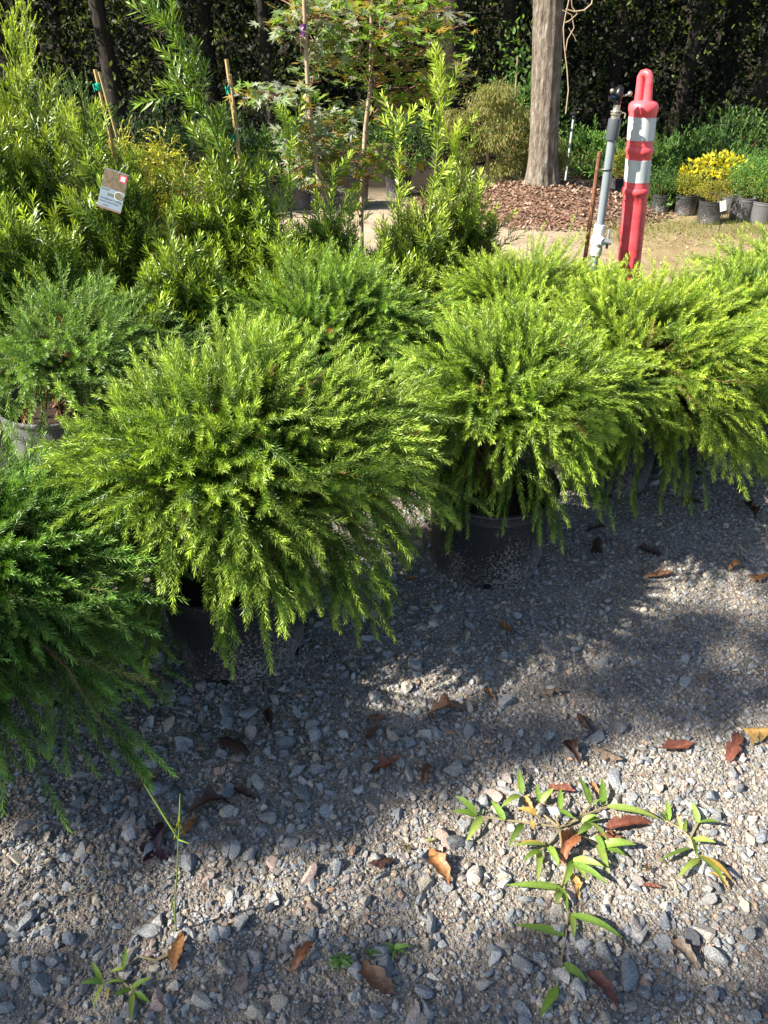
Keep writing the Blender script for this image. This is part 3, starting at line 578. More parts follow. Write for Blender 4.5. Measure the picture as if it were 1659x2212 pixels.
# ------------------------------------------------------------------ background shrubs behind
def leafcloud(rng, n, c, r, tmpl, size, wid, cols, up=.4, shell=.5, spikes=0):
    q = rdir(rng, n)*rng.uniform(shell, 1, (n, 1))**.7
    lump = 1+.22*np.sin(q[:, :1]*5+rng.uniform(0, 6))*np.cos(q[:, 2:3]*6+rng.uniform(0, 6))+.12*np.sin(q[:, 1:2]*11)
    P = np.array(c)+q*lump*np.array(r)
    D = nrm(rdir(rng, n)+q*.8+np.array([0, 0, up])); S = nrm(np.cross(D, rdir(rng, n)))
    cols = np.array(cols); C = cols[rng.integers(0, len(cols), n)]*rng.uniform(.7, 1.3, (n, 1)); sz = size*rng.uniform(.7, 1.2, n)
    return leaves(tmpl, P, D, S, sz, sz*wid, .1, C)
def shoots_cloud(rng, n, c, r, h, nn, L, W, cols, tmpl=KITE, g=-.2):
    a = rng.uniform(0, 6.28, n); rr = np.sqrt(rng.random(n)); P = np.array(c)+np.stack([np.cos(a)*rr*r[0], np.sin(a)*rr*r[1], -r[2]*rng.random(n)], -1)
    D = np.stack([np.cos(a)*rr*.5, np.sin(a)*rr*.5, np.ones(n)], -1); S = grow(P, D, h*rng.uniform(.5, 1.1, n), 6, g, rng, .1); cols = np.array(cols)
    k = rng.integers(0, len(cols), n); return spiral_leaves(S, nn, L, W, R_(45), rng, tmpl, cols[k]*.6, cols[k], 0, 0, .7)
def bgshrub(name, label, cat_, px, d, w, h, cols, seed, pot=None, ps=.55, tmpl=OVAL, size=.03, wid=.4, n=1500, spiky=True, group=None, z0=None):
    rng = np.random.default_rng(seed); g = dp(px, 450, d); root = empty(name, (g.x, d, 0), label, cat_, group)
    zb = 0
    if pot is not None: ps *= .78; add_pot(root, pot, ps, ps*1.15); zb = .25*ps*1.15
    zb = z0 if z0 is not None else zb
    parts = [leafcloud(rng, n, (0, 0, zb+h*.5), (w/2, w/2, h*.5), tmpl, size, wid, cols, .6)]
    if spiky:
        V, F, C = shoots_cloud(rng, 34, (0, 0, zb+h*.8), (w*.42, w*.42, h*.5), h*.45, 26, size, size*wid, cols, tmpl); parts.append((V, F, C))
    V, F, C = cat(parts); npmesh("foliage", V, F, M_leaf, root, C)
    st = grow(np.tile([0, 0, max(zb-.05, 0)], (7, 1)), np.stack([np.cos(np.arange(7))*.5, np.sin(np.arange(7))*.5, np.ones(7)], -1), h*.7, 6, 0, rng, .05); v, f = tubes(st, .008, .003, 5); npmesh("stems", v, f, M_twig, root)
    return root
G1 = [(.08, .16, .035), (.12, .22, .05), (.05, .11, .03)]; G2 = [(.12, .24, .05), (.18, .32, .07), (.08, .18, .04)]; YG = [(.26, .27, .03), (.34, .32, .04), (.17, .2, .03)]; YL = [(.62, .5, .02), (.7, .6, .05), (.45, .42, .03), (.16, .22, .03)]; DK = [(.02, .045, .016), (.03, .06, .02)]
KH = [(.24, .23, .07), (.30, .27, .11), (.15, .19, .05)]
GR = "potted stock along the far bed"
S_ = bgshrub
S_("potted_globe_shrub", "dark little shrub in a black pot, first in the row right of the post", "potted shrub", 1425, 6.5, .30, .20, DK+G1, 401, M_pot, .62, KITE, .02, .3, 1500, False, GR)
S_("potted_globe_shrub", "yellow green globe in a black pot, left one of the two in the far row", "potted shrub", 1480, 6.4, .26, .17, YG, 402, M_pot, .66, KITE, .016, .4, 2200, False, GR)
S_("potted_globe_shrub", "yellow green globe with bronze tips and a white tag, in the far row", "potted shrub", 1535, 6.1, .25, .16, YG+[(.2, .13, .04)], 403, M_pot, .70, KITE, .016, .4, 2200, False, GR)
S_("potted_globe_shrub", "green shrub in a pale grey pot just behind the bronze-tipped globe", "potted shrub", 1572, 6.5, .26, .26, G2, 404, M_potg, .66, KITE, .022, .3, 1500, False, GR)
S_("potted_globe_shrub", "round green shrub in a wide grey pot, second from right edge", "potted shrub", 1605, 6.2, .31, .30, G2, 405, M_potg, .74, KITE, .022, .3, 2600, False, GR)
S_("potted_globe_shrub", "slender green shrub in a light grey pot at the right edge of the far row", "potted shrub", 1650, 6.1, .24, .30, G2, 406, M_potg, .68, KITE, .022, .3, 1500, False, GR)
S_("potted_globe_shrub", "small golden green globe between the mulch mound and the red post", "potted shrub", 1328, 7.3, .26, .24, YG, 407, M_pot, .6, KITE, .016, .4, 1800, False, GR)
S_("potted_laurel", "bright yellow leaved shrub, the wide one in the far bed", "shrub", 1540, 6.6, .46, .17, YL, 410, M_pot, .7, OVAL, .05, .38, 520, False, "yellow variegated shrubs", z0=.25)
S_("potted_laurel", "small tuft of bright yellow leaves left of the wide yellow shrub", "shrub", 1468, 6.7, .13, .13, YL, 411, M_pot, .5, OVAL, .05, .38, 120, False, "yellow variegated shrubs", z0=.20)
S_("potted_laurel", "orange yellow leaved shrub at the right edge behind the light grey pot", "shrub", 1645, 6.5, .3, .12, YL, 412, M_pot, .6, OVAL, .045, .38, 220, False, "yellow variegated shrubs", z0=.16)
for i, (px, d, w_, h_, c, lab) in enumerate([(1245, 8.3, 1.0, .75, G2, "bright leafy green shrub just right of the big trunk"), (1330, 8.0, .8, .55, G2, "green shrub behind the sprinkler pole"), (1395, 7.2, .6, .55, G1, "loose green shrub directly behind the red post"),
        (1440, 7.6, .7, .75, G1, "tall dull green shrub right of the red post"), (1500, 7.9, .8, .80, DK+G1, "dark shrub behind the small yellow tuft"), (1580, 7.3, .7, .62, G1, "green shrub with upright tips behind the wide yellow shrub"), (1640, 7.0, .6, .62, G1, "upright green shrub at the right edge of the far bed"),
        (1560, 8.3, .9, 1.0, DK+G1, "tall dark shrub against the woods at right"), (1660, 8.2, .9, 1.05, DK+G1, "dark shrub at the far right against the woods"), (1500, 6.8, .5, .34, G1, "low green shrub beneath the yellow leaves"), (1440, 6.6, .5, .36, G1, "low green shrub above the first black pot of the far row")]):
    S_("garden_shrub", lab, "shrub", px, d, w_*.8, h_*.60, c, 420+i, None, 1, BLADE, .045, .28, 1700, True, "green shrubs in the far bed")
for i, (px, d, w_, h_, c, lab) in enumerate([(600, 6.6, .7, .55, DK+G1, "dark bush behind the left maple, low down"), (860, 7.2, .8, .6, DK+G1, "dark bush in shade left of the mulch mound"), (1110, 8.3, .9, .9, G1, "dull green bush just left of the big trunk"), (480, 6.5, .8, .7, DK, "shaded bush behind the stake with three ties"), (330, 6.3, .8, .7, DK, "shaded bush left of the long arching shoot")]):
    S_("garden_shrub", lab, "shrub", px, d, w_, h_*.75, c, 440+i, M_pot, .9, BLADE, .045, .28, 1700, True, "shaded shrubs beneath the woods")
# weeping khaki maple
rng = np.random.default_rng(450); g = dp(1040, 450, 7.2); wm = empty("weeping_maple", (g.x, 7.2, 0), "khaki weeping maple with fine drooping leaves, left of the big trunk", "small tree"); wm.scale = (.82, .82, .76)
lob = []
for (ox, oz, rr_) in [(0, 1.16, .30), (-.34, 1.0, .22), (.28, 1.02, .30), (.58, .80, .26), (.1, .84, .30), (-.22, .66, .22), (.45, .56, .24), (.06, 1.28, .22), (-.5, .8, .16), (.75, .62, .18), (.2, .5, .2)]:
    lob.append(leafcloud(rng, 1700, (ox, rng.uniform(-.2, .2), oz-.18), (rr_, rr_, rr_*.62), KITE, .045, .22, KH, -1.6, .2))
V, F, C = cat(lob); npmesh("leaves", V, F, M_leaf, wm, C)
bm = bmesh.new(); tube(bm, [(0, 0, 0), (.03, 0, .4), (-.02, 0, .8), (.05, 0, 1.1)], [.022, .018, .014, .006], 8)
for a in ((.35, .75), (-.25, .85), (.3, .95)): tube(bm, [(0, 0, .6), (a[0]*.5, .05, a[1]), (a[0], .1, a[1]-.1)], [.01, .008, .004], 6)
bmobj("trunk", bm, M_mbark, wm)
# thin sapling and dark pots by it
sp = empty("sapling", (dp(1095, 410, 7.4).x, 7.4, 0), "thin bare stemmed sapling with pale tree guard left of the mulch mound top", "sapling"); bm = bmesh.new(); tube(bm, [(0, 0, 0), (.01, 0, .45), (-.01, 0, 1.1)], [.012, .009, .005], 8); bmobj("stem", bm, M_mbark, sp)
V, F, C = leafcloud(rng, 260, (0, 0, .95), (.25, .25, .4), OVAL, .05, .45, G1, 0, .2); npmesh("leaves", V, F, M_leaf, sp, C)
for (px, lab) in ((755, "empty looking dark pot in shade behind the right maple trunk"), (640, "dark pot in shade between the maple trunks' feet, leftmost"), (700, "dark pot in shade behind the left maple trunk")):
    r_ = empty("nursery_pot", (dp(px, 440, 6.7).x, 6.7, 0), lab, "pot", "dark pots under the woods"); add_pot(r_, M_pot, 1.0, 1.0)

# ------------------------------------------------------------------ big tree, mound
M_bark = texmat("grey_bark", [(.05, .04, .032), (.13, .105, .08), (.20, .17, .14), (.33, .31, .27)], 34, .95, 1.0, .04, 12, (1, 1, .3))
tb = dp(1172, 398, 6.85); tx, ty = tb.x, 6.85
def mound():
    n, m = 60, 96; V = []; rng = np.random.default_rng(5); rr = np.linspace(0, 1, n); aa = np.linspace(0, 2*np.pi, m, endpoint=False)
    Rg, Ag = np.meshgrid(rr, aa, indexing='ij'); xx = Rg*np.cos(Ag)*1.12*(1+.06*np.sin(3*Ag)); yy = Rg*np.sin(Ag)*1.0
    zz = .17*(np.cos(np.pi*Rg)*.5+.5)**.8-.006+.008*np.sin(23*xx)*np.cos(19*yy)+rng.normal(size=xx.shape)*.003; zz[-1] = -.03
    V = np.stack([tx+.02+xx, ty-.02+yy, zz], -1); I = np.arange(n*m).reshape(n, m); F = np.stack([I[:-1], np.roll(I[:-1], -1, 1), np.roll(I[1:], -1, 1), I[1:]], -1).reshape(-1, 4)
    return V, F
mv, mf = mound(); tag(npmesh("mound", mv, mf, texmat("mulch", [(.10, .05, .03), (.22, .12, .08), (.34, .21, .15)], 60, 1, 1, .02), smooth=True), kind='structure')
rng = np.random.default_rng(6); n = 14000; a = rng.uniform(0, 6.28, n); r = np.sqrt(rng.random(n))*1.06
xx = r*np.cos(a)*1.12; yy = r*np.sin(a); zz = .17*(np.cos(np.pi*np.minimum(r, 1))*.5+.5)**.8+.006
D = nrm(np.column_stack([rng.normal(size=n), rng.normal(size=n), rng.normal(size=n)*.35])); S = nrm(np.cross(D, np.column_stack([rng.normal(size=n)*.5, rng.normal(size=n)*.5, np.ones(n)])))
pal = np.array([(.28, .18, .12), (.19, .125, .085), (.40, .29, .21), (.32, .215, .15), (.12, .08, .06)]); C = pal[rng.integers(0, 5, n)]*rng.uniform(.7, 1.2, (n, 1))
V, F, C = leaves(BLADE, np.column_stack([tx+xx, ty+yy, zz]), D, S, rng.uniform(.015, .045, n), rng.uniform(.008, .018, n), .1, C); tag(npmesh("mulch_chips", V, F, M_dead, None, C), kind='stuff')
# leaf litter and dry grass on the yard at right
n = 2600; p = np.column_stack([rng.uniform(.9, 4.2, n), rng.uniform(4.3, 6.4, n)]); k = rng.random(n) < np.clip(.25+.5*np.exp(-((p[:, 1]-5.5)/.35)**2)+.0*p[:, 0], 0, 1); p = p[k]; n = len(p)
D = nrm(np.column_stack([rng.normal(size=n), rng.normal(size=n), rng.normal(size=n)*.3])); S = nrm(np.cross(D, np.column_stack([rng.normal(size=n)*.4, rng.normal(size=n)*.4, np.ones(n)])))
V, F, C = leaves(OVAL, np.column_stack([p, np.full(n, .006)]), D, S, rng.uniform(.012, .04, n), rng.uniform(.006, .016, n), .2, (pal*1.2)[rng.integers(0, 5, n)]); tag(npmesh("leaf_litter", V, F, M_dead, None, C), kind='stuff')
n = 5200; p = np.column_stack([rng.uniform(1.6, 4.6, n), rng.normal(5.85, .22, n)]); k = rng.random(n) < np.clip(1.15-.35*abs(p[:, 0]-2.4), .1, 1); p = p[k]; n = len(p)
D = nrm(np.column_stack([rng.normal(size=n)*.5, rng.normal(size=n)*.5, np.ones(n)])); S = nrm(np.cross(D, rdir(rng, n)))
V, F, C = leaves(KITE, np.column_stack([p, np.zeros(n)]), D, S, rng.uniform(.02, .055, n), .004, .2, np.array([(.12, .18, .03), (.25, .22, .07), (.10, .15, .02)])[rng.integers(0, 3, n)]); tag(npmesh("grass", V, F, M_leaf, None, C), kind='stuff')

def trunk_mesh(name, par, x, y, z0, h, r0, r1, flare, mat, lean=0, seed=0, seg=40, fis=.035):
    rng = np.random.default_rng(seed); nz = 70; zz = (np.linspace(0, 1, nz)**1.5)*h; aa = np.linspace(0, 2*np.pi, seg, endpoint=False); Zg, Ag = np.meshgrid(zz, aa, indexing='ij')
    rr = r0+(r1-r0)*Zg/h+flare*np.exp(-Zg/.13)*(1+.45*np.cos(5*Ag+seed)); rr = rr*(1+fis*np.sin(Ag*13+2*np.sin(Zg*3))+fis*.6*rng.normal(size=rr.shape)*.5)
    V = np.stack([rr*np.cos(Ag)+lean*Zg+.02*np.sin(Zg*1.3), rr*np.sin(Ag), z0+Zg], -1); I = np.arange(nz*seg).reshape(nz, seg); F = np.stack([I[:-1], np.roll(I[:-1], -1, 1), np.roll(I[1:], -1, 1), I[1:]], -1).reshape(-1, 4)
    return npmesh(name, V, F, mat, par, smooth=True)
def crown(rng, par, c, r, n, cols, size=.10, name="crown", holes=0):
    parts = []; nb = 16
    for _ in range(nb):
        o = rdir(rng, 1)[0]*np.array(r)*rng.uniform(.3, .85); parts.append(leafcloud(rng, n//nb, np.array(c)+o, np.array(r)*rng.uniform(.28, .45), OVAL, size, .5, cols, -.2, .1))
    V, F, C = cat(parts); return npmesh(name, V, F, M_leaf, par, C)
bt = empty("tree", (tx, ty, 0), "large grey barked tree trunk standing on the mulch mound", "tree")
trunk_mesh("trunk", bt, 0, 0, .10, 6.5, .118, .102, .05, M_bark, -.10, 3, 64)
rng = np.random.default_rng(77); crown(rng, bt, (-.5, .8, 6.6), (2.0, 1.8, 1.5), 5200, DK+G1, .10)
# dead vine hanging by the trunk
vn = empty("vine", (dp(1230, 20, 6.7).x, 6.7, 0), "dry brown vine dangling on the right of the big trunk", "vine"); bm = bmesh.new(); o = Vector((vn.location.x, 6.7, 0))
def vp(l): return [dp(a, b, 6.7)-o for a, b in l]
for l, rr_ in ((([(1235, -60), (1228, 5), (1222, 30), (1217, 60), (1219, 100), (1225, 150), (1228, 195), (1222, 245)]), .005), ([(1283, -20), (1278, 8), (1262, 22), (1240, 25), (1222, 20)], .006), ([(1232, -30), (1236, 15), (1247, 30), (1230, 45), (1218, 50)], .005), ([(1215, 22), (1235, 32), (1240, 60), (1226, 85), (1222, 110)], .004), ([(1228, 60), (1240, 78), (1245, 90)], .003)): tube(bm, vp(l), rr_, 6)
bmobj("stem", bm, M_mbark, vn)

# ------------------------------------------------------------------ woods behind
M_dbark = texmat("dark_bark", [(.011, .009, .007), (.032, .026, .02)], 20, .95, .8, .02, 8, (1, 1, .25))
WC = [(.008, .013, .004), (.014, .022, .006), (.11, .15, .028), (.010, .016, .006), (.007, .010, .005)]  # the bright olive tone puts sunlit patches into the colour of some clumps
woods = [(265, 9.3, .09, "crooked dark trunk in the woods behind the first bamboo stake"), (955, 9.0, .11, "mottled trunk in the woods just above the tall pale spire"), (60, 10.5, .13, "shadowed trunk in the woods behind the top left corner"), (470, 11.0, .12, "shadowed trunk in the woods behind the second stake"),
    (590, 9.8, .07, "thin shadowed trunk left of the silvery maple"), (735, 12.0, .14, "shadowed trunk in the woods between the two maples"), (1070, 10.2, .08, "thin shadowed trunk left of the big grey trunk"), (1300, 11.0, .10, "shadowed trunk in the woods above the sprinkler"), (1340, 12.5, .14, "farther shadowed trunk between sprinkler and red post"),
    (1450, 10.5, .09, "shadowed trunk in the woods right of the red post"), (1530, 12.0, .15, "thick shadowed trunk in the woods at upper right"), (1610, 9.8, .08, "slim shadowed trunk near the upper right corner"), (180, 12.5, .15, "thick far trunk in the woods at upper left")]
for i, (px, d, r_, lab) in enumerate(woods):
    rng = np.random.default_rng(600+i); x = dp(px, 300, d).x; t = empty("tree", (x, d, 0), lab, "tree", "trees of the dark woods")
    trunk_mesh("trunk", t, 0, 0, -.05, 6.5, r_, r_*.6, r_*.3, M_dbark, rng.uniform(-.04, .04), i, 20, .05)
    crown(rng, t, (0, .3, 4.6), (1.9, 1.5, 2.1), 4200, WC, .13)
rng = np.random.default_rng(700)
def slab(n, x0, x1, y0, y1, z0, z1, size, cols, clump=None):
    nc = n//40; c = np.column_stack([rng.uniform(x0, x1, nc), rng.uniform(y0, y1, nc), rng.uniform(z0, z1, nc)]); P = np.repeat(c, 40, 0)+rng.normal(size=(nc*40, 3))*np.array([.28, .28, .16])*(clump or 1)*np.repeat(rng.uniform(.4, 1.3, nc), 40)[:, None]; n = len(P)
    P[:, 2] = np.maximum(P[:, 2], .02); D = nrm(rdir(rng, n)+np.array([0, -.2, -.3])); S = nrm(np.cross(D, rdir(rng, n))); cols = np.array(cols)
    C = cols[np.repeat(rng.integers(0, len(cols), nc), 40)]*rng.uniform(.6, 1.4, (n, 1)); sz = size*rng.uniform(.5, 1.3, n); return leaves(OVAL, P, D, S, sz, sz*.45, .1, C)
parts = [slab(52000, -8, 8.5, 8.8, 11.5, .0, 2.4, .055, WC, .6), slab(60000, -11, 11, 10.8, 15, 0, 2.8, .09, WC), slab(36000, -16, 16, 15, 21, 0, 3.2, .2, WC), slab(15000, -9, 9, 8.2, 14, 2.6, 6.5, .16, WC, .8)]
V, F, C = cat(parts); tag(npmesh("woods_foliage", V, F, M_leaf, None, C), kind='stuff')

# ------------------------------------------------------------------ red delineator post
def red_mat():
    m, n, N, Lk, b = newmat("red_plastic"); setp(b, rough=.42, spec=.45); tc = N.new("ShaderNodeTexCoord")
    no = N.new("ShaderNodeTexNoise"); no.inputs['Scale'].default_value = 14; no.inputs['Detail'].default_value = 8; no.inputs['Roughness'].default_value = .7; Lk.new(tc.outputs['Object'], no.inputs[0])
    r = N.new("ShaderNodeValToRGB"); r.color_ramp.elements[0].position = .30; r.color_ramp.elements[1].position = .60; r.color_ramp.elements[0].color = (.52, .045, .06, 1); r.color_ramp.elements[1].color = (.90, .11, .13, 1); Lk.new(no.outputs[0], r.inputs[0]); Lk.new(r.outputs[0], b.inputs['Base Color'])
    b.inputs['Subsurface Weight'].default_value = .0
    bu = N.new("ShaderNodeBump"); bu.inputs['Strength'].default_value = .15; bu.inputs['Distance'].default_value = .004; Lk.new(no.outputs[0], bu.inputs['Height']); Lk.new(bu.outputs[0], b.inputs['Normal']); return m
M_red = red_mat()
DX, DY = 1.095, 3.15
dl = empty("delineator_post", (DX, DY, 0), "red plastic traffic post with two white bands and a loop handle", "traffic post")
tilt = Matrix(((1, 0, -.095, 0), (0, 1, 0, 0), (0, 0, 1, 0), (0, 0, 0, 1)))
def dm(r, z): return (r, z)
k_ = .89
prof = [(.050, .02), (.049, .2), (.0515, .45), (.054, .70), (.0555, .738), (.060, .742), (.0625, .751), (.060, .761), (.0555, .765), (.0548, .80), (.0545, .868), (.056, .885), (.0605, .890), (.0625, .899), (.060, .909), (.0562, .913), (.0565, .94), (.0572, 1.015), (.0585, 1.028), (.0625, 1.036), (.0635, 1.047), (.061, 1.058), (.052, 1.066), (.038, 1.071), (.0, 1.073)]
bm = bmesh.new(); rr = np.random.default_rng(2)
lathe(bm, [(r*k_, z) for r, z in prof], 48, tilt, lambda a, z: 1+(.035*math.cos(2*a+.6) if z < .72 else 0)+(.02*math.exp(-((z-.56)/.16)**2)*math.cos(7*a+z*30) if z < .73 else 0))
bmobj("body", bm, M_red, dl)
M_band = texmat("reflective_white", [(.26, .26, .25), (.46, .47, .48), (.56, .57, .58), (.58, .59, .60)], 16, .45, .1, .001, 9, stretch=(3, 3, .5))
for z0, z1, ra, rb in ((.786, .868, .0546, .0545), (.936, 1.016, .0566, .0573)):
    bm = bmesh.new(); lathe(bm, [(ra*k_, z0), (ra*k_+.0016, z0+.001), (rb*k_+.0016, z1-.001), (rb*k_, z1)], 48, tilt); bmobj("reflective_band", bm, M_band, dl)
bm = bmesh.new(); th_ = R_(-52); ux, uy = math.cos(th_), math.sin(th_); hp = []
for s_, z in [(-.019, 1.055), (-.019, 1.08), (-.019, 1.12), (-.0185, 1.148), (-.012, 1.158), (0, 1.161), (.012, 1.158), (.0185, 1.148), (.019, 1.12), (.019, 1.08), (.019, 1.055)]:
    hp.append(tilt @ Vector((s_*ux-.004, s_*uy, z)))
tube(bm, hp, [.020, .0165, .0150, .0145, .0140, .0130, .0140, .0145, .0150, .0165, .020], 14); bmobj("handle", bm, M_red, dl)
bm = bmesh.new(); lathe(bm, [(0, 0), (.19, 0), (.195, .01), (.185, .03), (.09, .045), (.07, .05), (.06, .02)], 8); bmobj("base", bm, texmat("black_rubber", [(.015, .015, .016), (.04, .04, .04)], 30, .8), dl, False)

# ------------------------------------------------------------------ sprinkler riser
RX, RY = .885, 3.08
rs = empty("sprinkler_riser", (RX, RY, 0), "grey pipe with impact sprinkler head and white valve, left of the red post", "sprinkler")
M_pvc = texmat("grey_pvc", [(.16, .19, .22), (.22, .25, .28)], 12, .4, 0, spec=.5); M_pvcd = flat("dark_pvc", (.07, .08, .095), .4); M_wpvc = flat("white_pvc", (.62, .63, .60), .4); M_blk = flat("black_plastic", (.015, .015, .017), .35); M_brass = texmat("dull_metal", [(.25, .24, .2), (.5, .48, .42)], 60, .35, 0, metal=.7)
T = Vector((-.012, 0, 0))
bm = bmesh.new(); tube(bm, [(0, 0, 0), (-.002, 0, .53)], .0165, 20); tube(bm, [(-.003, 0, .62), (-.012, 0, 1.0)], .0165, 20); bmobj("pipe", bm, M_pvc, rs)
def ringp(name, z0, z1, prof, mat, par=rs, x0=-.012, seg=28):
    bm = bmesh.new(); lathe(bm, [(r, z) for r, z in prof], seg, Matrix.Translation((x0, 0, 0))); return bmobj(name, bm, mat, par)
ringp("coupling", 0, 0, [(.0166, .945), (.0225, .945), (.0235, .95), (.0235, 1.012), (.0225, 1.017), (.0150, 1.017)], M_pvcd)
ringp("collar", 0, 0, [(.0, 1.012), (.016, 1.012), (.016, 1.028), (.0195, 1.030), (.0195, 1.034), (.016, 1.036), (.0205, 1.039), (.0205, 1.042), (.013, 1.044), (.0125, 1.062), (.0, 1.062)], M_brass)
bm = bmesh.new(); tube(bm, [(-.012, 0, 1.036), (.012, -.012, 1.036), (.020, -.014, 1.034), (.020, -.014, 1.018)], .0028, 8); bmobj("wing_screw", bm, M_brass, rs)
bm = bmesh.new(); lathe(bm, [(0, 1.060), (.012, 1.062), (.014, 1.072), (.010, 1.078), (.013, 1.083), (.016, 1.09), (.014, 1.105), (.009, 1.112), (.006, 1.118), (0, 1.118)], 20, Matrix.Translation((-.012, 0, 0)))
box(bm, (-.012, 0, 1.102), (.030, .012, .034), bev=.003); box(bm, (-.012, 0, 1.112), (.020, .010, .008), bev=.002); tube(bm, [(-.012, -.004, 1.085), (-.035, -.012, 1.098), (-.043, -.015, 1.102)], [.007, .006, .0065], 10)
tube(bm, [(-.012, 0, 1.088), (-.036, -.010, 1.080), (-.046, -.014, 1.083)], [.005, .004, .005], 8); box(bm, (-.046, -.014, 1.085), (.012, .010, .014), bev=.002)
tube(bm, [(-.012, 0, 1.112), (-.012, 0, 1.125)], .003, 8)
for dx_ in (-.018, -.006): tube(bm, [(dx_, 0, 1.108), (dx_, 0, 1.126)], .0022, 6)
hh = bmobj("sprinkler_head", bm, M_blk, rs)
bm = bmesh.new(); tube(bm, [(-.012, 0, 1.092), (.012, -.004, 1.092), (.024, -.006, 1.098), (.030, -.008, 1.104)], [.004, .003, .003, .002], 8); bmesh.ops.create_uvsphere(bm, u_segments=14, v_segments=10, radius=.009, matrix=Matrix.Translation((.027, -.007, 1.098))); bmobj("weight", bm, M_brass, hh); bm = bmesh.new(); bmesh.ops.create_uvsphere(bm, u_segments=14, v_segments=10, radius=.008, matrix=Matrix.Translation((-.044, -.02, 1.108))); bmobj("cap", bm, M_brass, hh)
bm = bmesh.new(); box(bm, (-.034, -.012, 1.089), (.014, .006, .008), bev=.0015); bmobj("nozzle", bm, flat("blue_plastic", (.02, .06, .3), .4), hh)
ringp("valve", 0, 0, [(a, b+.13) for a, b in [(.0166, .385), (.023, .386), (.0235, .392), (.0235, .415), (.021, .420), (.0275, .432), (.0285, .445), (.0275, .458), (.022, .468), (.0235, .472), (.0235, .502), (.022, .507), (.0166, .507)]], M_wpvc, x0=-.003)
vb_ = rs.children[-1]; bm = bmesh.new(); tube(bm, [(-.003, -.015, .577), (.010, -.042, .577)], [.016, .015], 16); bmobj("valve_stem", bm, M_wpvc, vb_)
bm = bmesh.new(); box(bm, (.030, -.028, .585), (.010, .016, .075), bev=.004); tube(bm, [(.014, -.034, .580), (.042, -.044, .576)], [.009, .011], 14); bmobj("valve_handle", bm, texmat("worn_grey", [(.08, .08, .08), (.3, .3, .3)], 30, .5, 0), vb_)
bm = bmesh.new(); tube(bm, [(-.009, 0, .838), (-.0095, 0, .843)], .0185, 18); tube(bm, [(-.043, .012, .836), (-.030, -.006, .842), (-.010, -.0175, .84)], .0025, 6); bmobj("strap", bm, M_blk, rs)
rb = empty("rebar_stake", (.855, 3.11, 0), "rusty steel bar strapped behind the grey sprinkler pipe", "metal stake"); bm = bmesh.new(); tube(bm, [(0, 0, -.02)]+[(-.012*i/24, 0, .03+.87*i/24) for i in range(25)], [.0085]*26, 10)
bmobj("bar", bm, texmat("rust", [(.06, .028, .02), (.17, .075, .045), (.24, .12, .07)], 60, .9, .8, .004), rb)
# second, far sprinkler
g = dp(1219, 410, 7.8); fs = empty("sprinkler_riser", (g.x, 7.8, 0), "small distant sprinkler pipe right of the big tree trunk", "sprinkler"); bm = bmesh.new(); tube(bm, [(0, 0, 0), (0, 0, .58)], .011, 10); bmobj("pipe", bm, flat("grey_pipe", (.4, .42, .42)), fs)
bm = bmesh.new(); lathe(bm, [(0, .58), (.018, .58), (.02, .6), (.012, .615), (.03, .62), (.03, .632), (.01, .64), (0, .645)], 12); bmobj("sprinkler_head", bm, M_blk, fs)
# tag of the bronze-tipped globe
g = dp(1562, 445, 5.75); ct = empty("care_tag", g, "tiny white care tag leaning on the bronze-tipped globe", "plant tag"); bm = bmesh.new(); box(bm, (0, 0, 0), (.045, .002, .075), Matrix.Rotation(R_(-18), 4, 'Y'), .0008); bmobj("card", bm, pale, ct, False)
bm = bmesh.new(); tube(bm, [(.01, 0, -.035), (.02, .01, -.11), (.02, .02, -.2)], .002, 6); bmobj("stem", bm, M_blk, ct)

